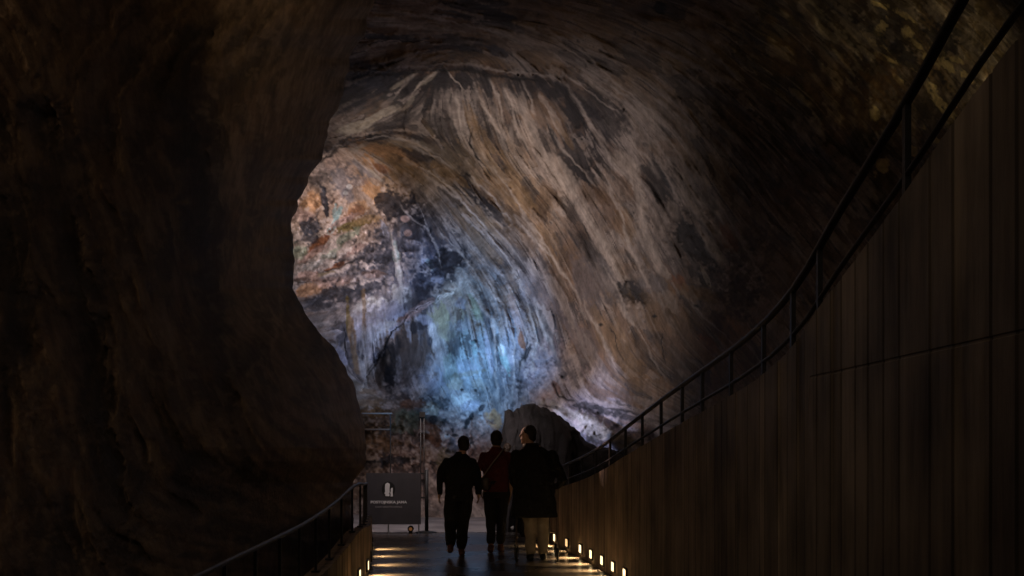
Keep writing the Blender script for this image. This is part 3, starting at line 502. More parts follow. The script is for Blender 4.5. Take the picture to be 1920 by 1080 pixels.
# ============================================================ GROUND, PATH
def interp(tab, d):
    return float(np.interp(d, [t[0] for t in tab], [t[1] for t in tab]))
def cspline(tab, d):
    xs_ = np.array([t[0] for t in tab]); ys_ = np.array([t[1] for t in tab]); m = np.gradient(ys_, xs_)
    i = int(np.clip(np.searchsorted(xs_, d)-1, 0, len(xs_)-2)); h = xs_[i+1]-xs_[i]; t = (d-xs_[i])/h
    if t < 0: return float(ys_[0]+m[0]*(d-xs_[0]))
    if t > 1: return float(ys_[-1]+m[-1]*(d-xs_[-1]))
    return float(ys_[i]*(2*t**3-3*t*t+1)+h*m[i]*(t**3-2*t*t+t)+ys_[i+1]*(-2*t**3+3*t*t)+h*m[i+1]*(t**3-t*t))
RX = [(-2,1.6),(4,1.6),(6.2,1.6),(7.5,1.585),(10,1.5),(13.2,1.28),(14.9,1.12),(16.4,.95),(17.3,.82),(18.3,.66),(19.6,.45),(21,.15)]
RH = [(-2,3.25),(3,3.0),(3.67,2.89),(4.06,2.81),(4.78,2.62),(5.57,2.435),(6.04,2.325),(6.59,2.17),(7.29,2.05),(8.25,1.95),(10,1.8),(13,1.48),(15.2,1.2),(17.5,.96),(19.2,.8)]
LXT = [(-2,-1.55),(3,-1.57),(6.3,-1.6),(8.6,-1.64),(10.2,-1.67),(11.7,-1.70),(13.3,-1.72),(14.2,-1.75),(16,-1.92),(17.5,-2.09),(19.5,-2.34)]
LH = [(-2,.5),(6,.47),(10.2,.44),(11.7,.48),(13.3,.60),(15,.55),(17,.5),(18.4,.46)]
def heap(x, y): return 0
gm = MB()
nx, ny = 60, 90
gx = np.linspace(-14, 9, nx); gy = np.linspace(-3, 44, ny)
gn = fbm(ny, nx, 9, 400, 4)*.03
gverts = [(gx[i], gy[j], -.035+gn[j, i]*.5) for j in range(ny) for i in range(nx)]
gf = [(j*nx+i, j*nx+i+1, (j+1)*nx+i+1, (j+1)*nx+i) for j in range(ny-1) for i in range(nx-1)]
M_ground = mat('pale_stone_ground', (.22,.20,.205), .8, var=.35, scale=1.3, bump=.5, bscale=9)
ground = mesh_obj('ground', gverts, gf, M_ground, smooth=True); tag(ground, kind='structure')
# path deck, dark polished surface between the two walls
M_path = bpy.data.materials.new('wet_dark_paving'); M_path.use_nodes = True
nt = M_path.node_tree; b = nt.nodes['Principled BSDF']; tc = nt.nodes.new('ShaderNodeTexCoord')
n = nt.nodes.new('ShaderNodeTexNoise'); n.inputs['Scale'].default_value = 1.1; n.inputs['Detail'].default_value = 6
nt.links.new(tc.outputs['Object'], n.inputs['Vector'])
r = nt.nodes.new('ShaderNodeValToRGB'); r.color_ramp.elements[0].color = (.045,.042,.042,1); r.color_ramp.elements[1].color = (.10,.088,.08,1)
r.color_ramp.elements[0].position = .35; r.color_ramp.elements[1].position = .65
nt.links.new(n.outputs['Fac'], r.inputs[0]); nt.links.new(r.outputs[0], b.inputs['Base Color'])
r2 = nt.nodes.new('ShaderNodeMapRange'); r2.inputs[1].default_value = .35; r2.inputs[2].default_value = .65; r2.inputs[3].default_value = .20; r2.inputs[4].default_value = .34
nt.links.new(n.outputs['Fac'], r2.inputs[0]); nt.links.new(r2.outputs[0], b.inputs['Roughness'])
n2 = nt.nodes.new('ShaderNodeTexNoise'); n2.inputs['Scale'].default_value = 30; n2.inputs['Detail'].default_value = 4
nt.links.new(tc.outputs['Object'], n2.inputs['Vector'])
bp = nt.nodes.new('ShaderNodeBump'); bp.inputs['Strength'].default_value = .12; bp.inputs['Distance'].default_value = .01
nt.links.new(n2.outputs['Fac'], bp.inputs['Height']); nt.links.new(bp.outputs[0], b.inputs['Normal'])
pv = []; dd = np.arange(-2, 21.01, .25)
for d in dd:
    a = cspline(LXT, min(d, 19.5))-(.1 if d < 18.5 else .1+(d-18.5)*.9); c = cspline(RX, min(d, 19.5))+.1+(0 if d < 19.2 else (d-19.2)*1.2)
    pv += [(a, d, 0.), (c, d, 0.), (a, d, -.09), (c, d, -.09)]
pf = []
for i in range(len(dd)-1):
    q = i*4; pf += [(q, q+1, q+5, q+4), (q, q+4, q+6, q+2), (q+1, q+3, q+7, q+5)]
q = (len(dd)-1)*4; pf.append((q, q+1, q+3, q+2))
path = mesh_obj('path', pv, pf, M_path); tag(path, kind='structure')

# ============================================================ CONCRETE WALLS
def concrete(name, col):
    m = bpy.data.materials.new(name); m.use_nodes = True; nt = m.node_tree; b = nt.nodes['Principled BSDF']
    tc = nt.nodes.new('ShaderNodeTexCoord'); at = nt.nodes.new('ShaderNodeAttribute'); at.attribute_name = 'board'
    mp = nt.nodes.new('ShaderNodeMapping'); mp.inputs['Scale'].default_value = (6, 6, .7)
    nt.links.new(tc.outputs['Object'], mp.inputs[0])
    n = nt.nodes.new('ShaderNodeTexNoise'); n.inputs['Scale'].default_value = 1.6; n.inputs['Detail'].default_value = 8; n.inputs['Roughness'].default_value = .65
    nt.links.new(mp.outputs[0], n.inputs['Vector'])
    n3 = nt.nodes.new('ShaderNodeTexNoise'); n3.inputs['Scale'].default_value = 1.7; n3.inputs['Detail'].default_value = 6
    nt.links.new(tc.outputs['Object'], n3.inputs['Vector'])
    ad = nt.nodes.new('ShaderNodeMath'); ad.operation = 'ADD'; nt.links.new(n.outputs['Fac'], ad.inputs[0]); nt.links.new(n3.outputs['Fac'], ad.inputs[1])
    r = nt.nodes.new('ShaderNodeMapRange'); r.inputs[1].default_value = .75; r.inputs[2].default_value = 1.25; r.inputs[3].default_value = .42; r.inputs[4].default_value = 1.6
    nt.links.new(ad.outputs[0], r.inputs[0])
    x = nt.nodes.new('ShaderNodeVectorMath'); x.operation = 'SCALE'; x.inputs[0].default_value = col; nt.links.new(r.outputs[0], x.inputs['Scale'])
    y = nt.nodes.new('ShaderNodeVectorMath'); y.operation = 'MULTIPLY'; nt.links.new(x.outputs[0], y.inputs[0]); nt.links.new(at.outputs['Color'], y.inputs[1])
    nt.links.new(y.outputs[0], b.inputs['Base Color']); b.inputs['Roughness'].default_value = .62
    bp = nt.nodes.new('ShaderNodeBump'); bp.inputs['Strength'].default_value = .5; bp.inputs['Distance'].default_value = .012
    nt.links.new(n.outputs['Fac'], bp.inputs['Height']); nt.links.new(bp.outputs[0], b.inputs['Normal'])
    return m
M_con = concrete('board_marked_concrete', (.26,.195,.14))
def board_wall(name, XT, HTb, d0, d1, side, thick, joint, boards=.27):
    rr = random.Random(8 if side > 0 else 9)
    ds = []; tone = []; off = []; d = d0
    while d < d1-.02:
        bw = boards*rr.uniform(.55, 1.35); tn = rr.uniform(.72, 1.2); of = rr.uniform(-.004, .004); e = min(d+bw, d1)
        seq = [d+.0, d+.008, d+.026]+list(np.linspace(d+.034, e-.006, 5))
        for k, s_ in enumerate(seq):
            g = .011 if k == 1 else (0 if k > 1 else 0)
            ds.append(s_); off.append(of-g); tone.append(.45 if k in (1, 2) else tn)
        d = e
    ds.append(d1); off.append(0); tone.append(1)
    n = len(ds); zrow = 26; V = []; T = []
    for i, d in enumerate(ds):
        h = cspline(HTb, d); x = cspline(XT, d)
        zs = [-.09]+list(np.linspace(.0, h, zrow))
        if joint and h > joint+.3:
            zs = [-.09]+list(np.linspace(0, joint-.008, 17))+[joint-.004, joint+.004]+list(np.linspace(joint+.008, h, 7))
        for k, z in enumerate(zs):
            g = .003 if (joint and h > joint+.3 and k in (18, 19)) else 0
            V.append((x-side*(off[i]-g), d, z)); T.append(tone[i]*(.82 if g else 1)*(1 if z < (joint or 99) else .9))
    m = zrow+1; Fc = []
    for i in range(n-1):
        for k in range(m-1):
            q = i*m+k; Fc.append((q, q+1, q+m+1, q+m) if side > 0 else (q, q+m, q+m+1, q+1))
    B = len(V)                                # back side + cap
    for i, d in enumerate(ds):
        h = cspline(HTb, d); x = cspline(XT, d)
        V += [(x+side*thick, d, h-.012), (x+side*thick, d, -.09)]; T += [1, 1]
    for i in range(n-1):
        t0 = i*m+m-1; t1 = (i+1)*m+m-1; Fc += [(t0, B+i*2, B+i*2+2, t1), (B+i*2, B+i*2+1, B+i*2+3, B+i*2+2)]
    e = n-1
    Fc.append(tuple([e*m+k for k in range(m)]+[B+e*2, B+e*2+1]))
    Fc.append(tuple([k for k in range(m)]+[B, B+1]))
    o = mesh_obj(name, V, Fc, M_con)
    ca = o.data.color_attributes.new('board', 'FLOAT_COLOR', 'POINT')
    ca.data.foreach_set('color', [c for t in T for c in (t, t, t*.98, 1)])
    bm = bmesh.new(); bm.from_mesh(o.data); bmesh.ops.recalc_face_normals(bm, faces=bm.faces); bm.to_mesh(o.data); bm.free()
    return o
wr = board_wall('concrete_wall', RX, RH, -2, 19.2, 1, .22, 1.95)
tag(wr, 'tall board-marked concrete wall curving up along the right of the path', 'wall')
wl = board_wall('concrete_wall', LXT, LH, -2, 18.4, -1, .16, None)
tag(wl, 'low concrete parapet along the left of the path', 'wall')

# ============================================================ RAILINGS
M_steel = mat('dark_painted_steel', (.035,.033,.033), .45, .3, var=.3, scale=20)
M_rail = mat('worn_steel_handrail', (.06,.055,.05), .45, .6, var=.3, scale=15)
def railing(XT, HTb, d0, d1, side, setb, hr, posts, label, mids=(.5,), pw=.018, hr2=None, rr=.018, sq=.011):
    t = empty('railing', (cspline(XT, d0)+side*setb, d0, cspline(HTb, d0)))
    loc = Vector(t.location)
    def p(d, k):
        h = hr if hr2 is None else float(np.interp(d, [q[0] for q in hr2], [q[1] for q in hr2]))
        return Vector((cspline(XT, d)+side*setb, d, cspline(HTb, d)+h*k))-loc
    seq = list(np.arange(d0, d1, .3))+[d1]
    m = MB(); m.tube([p(d, 1) for d in seq], rr, 12); m.build('handrail', M_rail, t, True)
    for k in mids:
        m = MB(); m.tube([p(d, k) for d in seq], rr*.62, 8); m.build('mid_rail', M_steel, t, True)
    for d in posts:
        a = p(d, -.0); b_ = p(d, 1)
        m = MB(); c = (a+b_)/2
        tx = (p(d+.1, 0)-p(d-.1, 0)); R = Matrix.Rotation(math.atan2(tx.y, tx.x)-math.pi/2, 3, 'Z')
        m.box((c.x, c.y, c.z-.01), (sq, pw, (b_.z-a.z)/2), R)
        m.box((a.x, a.y, a.z+.004), (.035, .045, .008), R)
        m.build('post', M_steel, t)
    tag(t, label, 'railing'); return t
rp = [2.9,3.9,4.75,5.6,6.5,7.0,7.5,8.1,8.8,9.5,10.2,11.0,11.9,12.9,13.7,14.6,15.6,16.6,17.4,18.2]
rp = [2.2,3.57,4.97,6.37,6.95,7.7,8.7,9.75,10.6,11.6,12.6,13.6,14.6,15.6,16.6,17.5,18.4]
railing(RX, RH, -1.5, 18.9, 1, .07, .28, rp, 'dark steel railing with a round handrail on top of the tall right wall', (.34,), .02,
        [(3,.52),(4.34,.51),(4.9,.47),(5.5,.455),(6.4,.43),(7,.40),(8,.375),(9.5,.375),(11.5,.38),(14,.36),(18,.33)], .022, .013)
railing(LXT, LH, -1.5, 18.2, -1, .08, .5, list(np.arange(1.5, 18.3, .9)), 'thin railing with upright bars along the low left parapet', (), .012,
        [(-2,.4),(6.3,.42),(8.6,.47),(11.6,.51),(13.3,.5),(14.2,.52),(18.4,.5)], .018)

# ============================================================ WALL LAMPS
M_lens = mat('warm_lamp_lens', (.9,.8,.6), .4, emit=(1,.74,.40), es=2.3)
M_amber = mat('amber_lamp_lens', (.8,.6,.35), .4, emit=(1,.60,.28), es=1.1); LE = random.Random(2)
M_frame = mat('lamp_frame_black', (.02,.02,.02), .5)
def lamp_proto():
    t = empty('wall_lamp')
    m = MB(); w, h = .098, .062
    for c, s in (((0,0,h), (w,.012,.008)), ((0,0,-h), (w,.012,.008)), ((-w,0,0), (.008,.012,h+.008)), ((w,0,0), (.008,.012,h+.008))): m.box(c, s)
    m.build('frame', M_frame, t)
    m = MB(); m.box((0,.002,0), (w-.010,.006,h-.010)); m.build('lens', M_lens, t)
    return t
proto = lamp_proto(); first = True
def place_lamp(d, side, label):
    global first
    XT = RX if side > 0 else LXT
    if first: o = proto; first = False
    else:
        o = proto.copy(); COL.objects.link(o)
        for ch in proto.children:
            c = ch.copy(); COL.objects.link(c); c.parent = o
    x = cspline(XT, d); dx = (cspline(XT, d+.05)-cspline(XT, d-.05))/.1
    o.location = (x-side*.010, d, .125)
    o.rotation_euler = (0, 0, math.atan2(1, dx)+(0 if side > 0 else math.pi))
    if 'amber' in label:
        for c in o.children:
            if c.name.startswith('lens'):
                c.data = c.data.copy(); c.data.materials[0] = M_amber
    tag(o, label, 'wall lamp', 'glowing lamps set low in the path walls')
    # its light: a small shaded lamp just in front of the lens
    L = bpy.data.lights.new('wall_lamp_light', 'SPOT'); L.energy = LE.uniform(70, 115)*(1.5 if side > 0 else 1)*(.6 if 'amber' in label else 1); L.color = (1,.62,.27); L.shadow_soft_size = .09; L.spot_size = math.radians(100); L.spot_blend = 1.
    lo = bpy.data.objects.new('wall_lamp_light', L); COL.objects.link(lo)
    nrm = Vector((-side, side*dx, 0)).normalized()
    lo.location = Vector((x, d, .17))+nrm*.045
    lo.rotation_euler = (Vector((nrm.x, nrm.y, -1.5))).to_track_quat('-Z', 'Y').to_euler()
rn = ['nearest lamp on the right wall, at the bottom edge','second nearest lamp on the right wall','third nearest lamp on the right wall','middle lamp of the seven on the right wall',
      'fifth lamp along the right wall, counting away','dimmer amber lamp on the right wall, second from the walkers','farthest lamp on the right wall, beside the walking frame']
for d, lb in zip([13.2,13.95,14.7,15.5,16.3,17.3,18.2], rn): place_lamp(d, 1, lb)
ln = ['farthest lamp on the left parapet, at its very end','second farthest lamp on the left parapet','third farthest lamp on the left parapet','middle lamp on the left parapet','second nearest lamp on the left parapet','nearest lamp on the left parapet']
for d, lb in zip([17.6,16.5,15.3,14.1,13.1,12.2], ln): place_lamp(d, -1, lb)

# ============================================================ SIGN, STAND, BARS
M_board = mat('sign_board_grey', (.060,.055,.062), .55, var=.12, scale=5); M_white = mat('sign_white', (.86,.84,.84), .5, emit=None)
M_black = mat('matt_black', (.008,.008,.008), .6); M_grey = mat('galvanised', (.35,.37,.40), .4, .6)
def text_mesh(name, body, size, width, loc, mt, parent, bold=0.0):
    cu = bpy.data.curves.new(name, 'FONT'); cu.body = body; cu.size = size; cu.align_x = 'CENTER'; cu.align_y = 'CENTER'; cu.extrude = .001; cu.offset = bold
    o = bpy.data.objects.new(name, cu); COL.objects.link(o)
    bpy.context.view_layer.update()
    me = bpy.data.meshes.new_from_object(o.evaluated_get(bpy.context.evaluated_depsgraph_get())); bpy.data.objects.remove(o)
    w = max(v.co.x for v in me.vertices)-min(v.co.x for v in me.vertices); k = width/w
    me.transform(Matrix.Diagonal((k, 1, 1, 1))); me.transform(Matrix.Rotation(math.pi/2, 4, 'X')); me.materials.clear(); me.materials.append(mt)
    q = bpy.data.objects.new(name, me); COL.objects.link(q); q.parent = parent; q.location = loc; return q
sd = 20.6; sc = F/sd
sx = (738-CX)/sc
def sz(py): return EYE+(HY-py)/sc
sg = empty('sign', (sx, sd, 0))
m = MB(); m.box((0, 0, (sz(887)+sz(983))/2), (51/sc, .02, 48/sc)); bd = m.build('board', M_board, sg)
m = MB(); m.prism([(-9.3/sc+12.5/sc*math.cos(a), sz(917)+14/sc*math.sin(a)) for a in np.linspace(0, 2*math.pi, 40)[:-1]], -.0245, -.021); m.build('emblem_disc', M_black, bd)
def sp(lst): return [((px-738)/sc, sz(py)) for px, py in lst]
m = MB()
m.prism(sp([(723,930),(722.5,926),(720.3,925),(722.5,922.5),(722,915),(722.5,908),(724.5,906),(727,905),(729.5,906),(731.3,908),(731,912),(730.6,918),(731,923),(729.3,925.5),(731,927.5),(730,930.5)]), -.028, -.0247)
m.prism(sp([(732.5,930.8),(732.8,926),(731.8,924),(733.2,921),(733,917),(734.2,914.8),(736.5,914.4),(737,918),(736.5,922),(737,927),(736.8,930.8)]), -.028, -.0247)
m.build('emblem', M_white, bd)
text_mesh('lettering', 'POSTOJNSKA JAMA', .062, 68/sc, ((729-738)/sc, -.0225, sz(941.6)), M_white, bd, .002)
M_dim = mat('sign_pale_grey', (.52,.50,.51), .5)
text_mesh('lettering', 'CAVE GROTTE H\u00d6HLE', .038, 50/sc, ((729-738)/sc, -.0225, sz(950.5)), M_dim, bd)
m = MB(); m.tube([((728-738)/sc, .01, 0), ((728-738)/sc, .01, .18)], .012); m.build('leg', M_grey, sg)
m = MB(); m.tube([((785-738)/sc, .03, 0), ((785-738)/sc, .03, .18)], .010); m.build('leg', M_grey, sg)
tag(sg, 'dark grey sign board with a white cave emblem and lettering beside the black pole', 'sign')
# black stand
st = empty('pole_stand', ((799-CX)/F*20.9, 20.9, 0))
m = MB(); m.prism([(0, 0)], 0, 0) if False else None
m = MB(); m.tube([(0, 0, 0), (0, 0, .012), (0, 0, .03)], [.19, .19, .05], 28); m.build('base_plate', M_black, st)
m = MB(); m.tube([(.01, 0, .02), (.01, 0, 1.12)], .033, 14); m.build('post', M_black, st, True)
M_rod = mat('grey_rod', (.06,.055,.055), .7, 0.)
for dx in (-.10, -.04):
    m = MB(); m.tube([(dx, .03, .6), (dx, .03, 2.08)], .009, 8); m.build('rod', M_rod, st, True)
for c_, h_ in (((-.07, .03, 2.10), (.05, .02, .045)), ((-.05, .03, .62), (.07, .014, .014)), ((-.05, .03, 1.05), (.07, .014, .012))):
    m = MB(); m.box(c_, h_); m.build('bracket', M_steel, st)
tag(st, 'black pole on a flat round base with two tall thin rods', 'pole')
# small round ground light
gl = empty('ground_light', ((770-CX)/F*20.8, 20.8, 0))
M_gl = mat('amber_glass', (.5,.2,.06), .4, emit=(1,.42,.15), es=.10)
m = MB(); m.tube([(0,.03,.075),(0,-.02,.075)], .055, 20); m.box((0,.0,.012), (.03,.03,.014)); m.build('housing', M_black, gl)
m = MB(); m.ell((0,-.022,.07), (.030,.012,.030)); m.build('lens', M_gl, gl, True)
tag(gl, 'small round dark lamp with an orange lens on the ground below the sign', 'lamp')
# far guard bars at the foot of the wall, left
gb = empty('guard_rail', ((700-CX)/F*26.2, 26.2, 0))
M_bar = mat('weathered_bar', (.11,.085,.07), .7, 0)
for py, x1 in ((775, 736), (805, 731)):
    z = EYE+(HY-py)/F*26.2; m = MB(); m.tube([((610-700)/84, .1, z), ((x1-700)/84, 0, z)], .02, 8); m.build('rail', M_bar, gb, True)
for px in (640, 732):
    m = MB(); m.tube([((px-700)/84, .02, 0), ((px-700)/84, .02, EYE+(HY-775)/F*26.2)], .014, 8); m.build('post', M_steel, gb, True)
tag(gb, 'pair of thin horizontal bars in front of the brown rock beside the left rock mass', 'railing')

# ============================================================ BOULDER (dark ridge beside the path end)
TOP = [(922,960),(934,880),(942,805),(949,772),(957,768),(965,776),(985,757),(1005,760),(1030,768),(1052,780),(1075,803),(1110,832),(1145,846),(1190,856),(1230,874),(1262,905)]
def ridge():
    nxr, nv = 150, 60
    Pm = np.zeros((nv, nxr, 3)); pxs = np.linspace(922, 1262, nxr); dc = 22.6
    nz = fbm(nv, nxr, 14, 501, 4, .65); n2 = fbm(nv, nxr, 5, 511, 3, .7)
    tj = np.interp(pxs, np.linspace(922, 1262, 70), np.random.default_rng(9).normal(0, 1.8, 70))
    for j in range(nv):
        a = math.pi*j/(nv-1)*1.04-.06
        for i, px in enumerate(pxs):
            top = np.interp(px, [t[0] for t in TOP], [t[1] for t in TOP])+tj[i]
            Ht = EYE+(HY-top)/F*dc+.05
            gro = .16*(abs(math.sin(px*.026-j*.17+nz[j, i]*.35))-.5)
            w = .55+.55*min(1, Ht/2.2)
            y = dc-math.cos(a)*(w+gro+nz[j, i]*.10+n2[j, i]*.03)
            x = (px-CX)/F*dc+nz[j, i]*.04-(1-math.sin(max(a, 0)))*0*.2
            z = (Ht+.0)*max(math.sin(a), -.05)**.75 if math.sin(a) > 0 else -.06
            z = z-abs(math.cos(a))*(.05*n2[j, i])-.03
            Pm[j, i] = (x, y, z)
    c = np.zeros((nv, nxr, 3))+np.array((.026,.023,.024)); c *= (1+.35*nz+.2*n2).clip(.4, 1.9)[..., None]
    o = grid_mesh('rock_ridge', Pm, c, rock_mat('rock_ridge_dark', .7, .7, 6.)); return o
rg = ridge(); tag(rg, 'dark grooved rock ridge rising behind the walkers at the end of the path', 'rock')

# ============================================================ PEOPLE
M_skin = mat('skin', (.42,.25,.18), .55, var=.08, scale=20); M_hair = mat('dark_hair', (.015,.011,.009), .5, var=.4, scale=60, bump=.5)
M_hairb = mat('brown_hair', (.05,.028,.016), .5, var=.4, scale=60, bump=.5)
M_blkc = mat('black_cloth', (.005,.005,.006), .85, var=.3, scale=12, bump=.3); M_coat = mat('black_wool_coat', (.004,.004,.005), .9, var=.3, scale=20, bump=.3)
M_red = mat('dark_red_cloth', (.10,.014,.014), .85, var=.25, scale=12, bump=.3); M_beige = mat('beige_trousers', (.32,.27,.20), .85, var=.2, scale=12, bump=.4)
M_jean = mat('dark_jeans', (.006,.0065,.010), .85, var=.3, scale=30); M_shoeb = mat('brown_shoe', (.10,.035,.02), .5); M_shoek = mat('black_shoe', (.015,.014,.014), .5)
M_shoew = mat('white_shoe', (.6,.6,.58), .5); M_eye = mat('eye', (.6,.6,.58), .2); M_sole = mat('pale_sole', (.35,.28,.2), .6)
def wobble(o, amp, sc_):
    me = o.data
    from mathutils import noise
    for v in me.vertices:
        q = v.co*sc_; v.co += Vector((noise.noise(q), noise.noise(q+Vector((9, 3, 1))), 0))*amp
def person(loc, rz, H, label, top, bottoms, shoes, hair, head_dx=0., head_turn=0., width=1., hem=.86, hem_w=.185, arms=None, legs=None, sleeve=1., flare=False, shoulder=.19, belly=1., trouser_w=1., cuff=.10, long_hair=False, collar=None):
    """facing +Y. arms/legs: dict of joint offsets in metres for height 1.72"""
    s = H/1.72; t = empty('person', loc, rz)
    V = lambda x, y, z: Vector((x*s*1, y*s, z*s))
    A = arms or {}; G = legs or {}
    sh = shoulder*width
    aL = A.get('L', ((-sh-.065,-.02,1.13), (-sh-.085,.06,.88))); aR = A.get('R', ((sh+.065,-.02,1.13), (sh+.085,.06,.88)))
    gL = G.get('L', ((-.09,.06,.48), (-.09,.02,.09))); gR = G.get('R', ((.09,.02,.48), (.09,-.06,.09)))
    hc = Vector((head_dx, .03, 1.60)); Rh = Matrix.Rotation(head_turn, 3, 'Z')
    def hp(x, y, z): return (hc+Rh @ Vector((x, y, z)))*s
    b = MB()      # ---- body: one continuous skin
    b.ell(hp(0, -.005, .02), (.076*s, .095*s, .10*s), Rh); b.ell(hp(0, .02, -.045), (.058*s, .070*s, .075*s), Rh)
    b.ell(hp(0, .098, -.012), (.013*s, .020*s, .028*s), Rh); b.ell(hp(0, .075, .018), (.05*s, .018*s, .012*s), Rh)
    b.ell(hp(0, .082, -.055), (.024*s, .014*s, .010*s), Rh); b.ell(hp(0, .070, -.098), (.026*s, .022*s, .018*s), Rh)
    for k in (-1, 1): b.ell(hp(k*.079, -.005, -.005), (.011*s, .022*s, .032*s), Rh)
    b.limb([V(head_dx*.5, -.01, 1.40), V(head_dx*.9, .0, 1.55)], [.062*s, .055*s])
    b.loft([tuple(V(0, 0, z))+(rx*s*width, ry*s) for z, rx, ry in ((.80,.12,.10),(.88,.165,.115),(.98,.155,.11),(1.10,.14,.10),(1.25,.165,.115),(1.36,.150,.095),(1.41,.10,.07),(1.47,.055,.055))])
    for k, (e, w_) in ((-1, aL), (1, aR)):
        S0 = V(k*(sh-.026), 0, 1.352); E = V(*e); Wr = V(*w_)
        b.limb([S0, (S0+E)/2, E, (E*.6+Wr*.4), Wr], [.044*s, .044*s, .040*s, .038*s, .026*s])
        dr = (Wr-E).normalized(); sd_ = Vector((k, 0, 0)); fw = Vector((0, 1, 0)); fw = (fw-dr*fw.dot(dr)).normalized()
        palm = Wr+dr*.05*s
        b.limb([Wr+dr*.01*s-fw*.012*s, palm-fw*.018*s], [.020*s, .022*s]); b.limb([Wr+dr*.01*s+fw*.012*s, palm+fw*.018*s], [.020*s, .022*s])
        for q, (o_, ln_) in enumerate(((-.033,.058),(-.011,.072),(.011,.076),(.033,.068))):
            p0 = Wr+dr*.075*s+fw*o_*s; p1 = p0+dr*ln_*.5*s-sd_*.004*s; p2 = p1+dr*ln_*.5*s-sd_*.018*s
            b.limb([p0, p1, p2], [.0100*s, .0092*s, .0080*s], 8)
        th0 = Wr+dr*.025*s+fw*.03*s; b.limb([th0, th0+dr*.03*s+fw*.022*s, th0+dr*.06*s+fw*.028*s-sd_*.008*s], [.013*s, .011*s, .009*s], 8)
    for k, (kn, an_) in ((-1, gL), (1, gR)):
        Hp = V(k*.085*width, 0, .86); Kn = V(*kn); An = V(*an_)
        b.limb([Hp, (Hp+Kn)/2, Kn, (Kn*.65+An*.35), An], [.088*s*width, .074*s, .055*s, .056*s, .036*s])
        b.limb([An+Vector((0, -.03*s, -.03*s)), An+Vector((k*.01*s, .12*s, -.055*s))], [.034*s, .026*s])
    b.fuse('body', M_skin, t, .0085*s, 3)
    for k in (-1, 1):
        e = MB(); e.ell(hp(k*.031, .080, .008), (.011*s,)*3, None, 10, 8); e.build('eye', M_eye, t, True)
    # ---- hair
    h = MB(); h.ell(hp(0, -.026, .037), (.086*s, .094*s, .098*s), Rh); h.ell(hp(0, -.045, -.02), (.078*s, .068*s, .085*s), Rh)
    if long_hair: h.ell(hp(0, -.05, -.08), (.075*s, .055*s, .09*s), Rh)
    hr_ = h.fuse('hair', hair, t, .009*s, 2); wobble(hr_, .010, 22)
    # ---- top
    g = MB(); w = width
    rowsT = [(hem, hem_w/w, .145*belly), (hem+.02, hem_w/w, .145*belly), ((hem+1.1)/2, (hem_w/w*.5+.165*.5)*1.0, .135*belly), (1.10,.170*belly,.13*belly), (1.25,.190,.138), (1.36,.183,.122), (1.42,.130,.09), (1.47,.074,.072), (1.50,.066,.068)]
    rowsT.sort()
    g.loft([(0+head_dx*.3*s*max(0, (z-1.2)/.3), 0, z*s, rx*s*w, ry*s) for z, rx, ry in rowsT])
    for k, (e, w_) in ((-1, aL), (1, aR)):
        S0 = V(k*(sh-.022), 0, 1.355); E = V(*e); Wr = V(*w_)
        if sleeve > .8: g.limb([S0, (S0+E)/2, E, (E+Wr)/2, Wr*.96+E*.04], [.062*s, .062*s, .058*s, .050*s, .040*s])
        else: g.limb([S0, (S0+E)/2, S0*.28+E*.72], [.070*s, .064*s, .058*s])
    tp = g.fuse('coat' if flare else 'top', top, t, .011*s, 4); wobble(tp, .022, 7); wobble(tp, .008, 22)
    if collar:
        c_ = MB(); c_.tube([hp(0, 0, -.135), hp(0, .005, -.105)], [.066*s, .062*s], 20); c_.build('collar', collar, t, True)
    # ---- trousers
    g = MB()
    g.loft([(0, 0, z*s, rx*s*w, ry*s) for z, rx, ry in ((.78,.13,.11),(.86,.180,.135),(.96,.172,.128),(1.03,.16,.12))])
    for k, (kn, an_) in ((-1, gL), (1, gR)):
        Hp = V(k*.088*w, 0, .85); Kn = V(*kn); An = V(*an_); cf = Kn.lerp(An, 1-cuff/.39*.9) if cuff else An
        tw = trouser_w
        g.limb([Hp, (Hp+Kn)/2, Kn, (Kn+cf)/2, cf], [.100*s*w, .088*s*tw, .072*s*tw, .066*s*tw, .058*s*tw])
    tr = g.fuse('trousers', bottoms, t, .011*s, 3); wobble(tr, .014, 8)
    # ---- shoes
    for k, (kn, an_) in ((-1, gL), (1, gR)):
        An = V(*an_); c_ = MB(); up = An.z
        f0 = Vector((An.x, An.y-.045*s, An.z-.045*s)); f1 = Vector((An.x+k*.015*s, An.y+.15*s, max(.035*s, An.z-.060*s)))
        c_.limb([f0, f0.lerp(f1, .5), f1], [.043*s, .045*s, .036*s]); c_.limb([f0+Vector((0, .01*s, 0)), An+Vector((0, -.005*s, -.005*s))], [.043*s, .046*s])
        c_.fuse('shoe', shoes, t, .009*s, 2)
    tag(t, label, 'person'); return t

# walker on the left, all in black, mid-stride
person((-.745, 16.55, 0), .03, 1.69, 'person in black top and wide black trousers walking away, leftmost of the walkers', M_blkc, M_blkc, M_shoeb, M_hair, width=1.12, hem=.80, hem_w=.205, shoulder=.185, belly=1.12,
       arms={'L': ((-.275,-.03,1.16), (-.285,.02,.90)), 'R': ((.265,-.03,1.15), (.275,.04,.90))},
       head_dx=.065,
       legs={'L': ((-.12,.02,.49), (-.12,-.22,.155)), 'R': ((.05,.08,.48), (.03,.10,.085))}, trouser_w=1.28, cuff=.07)
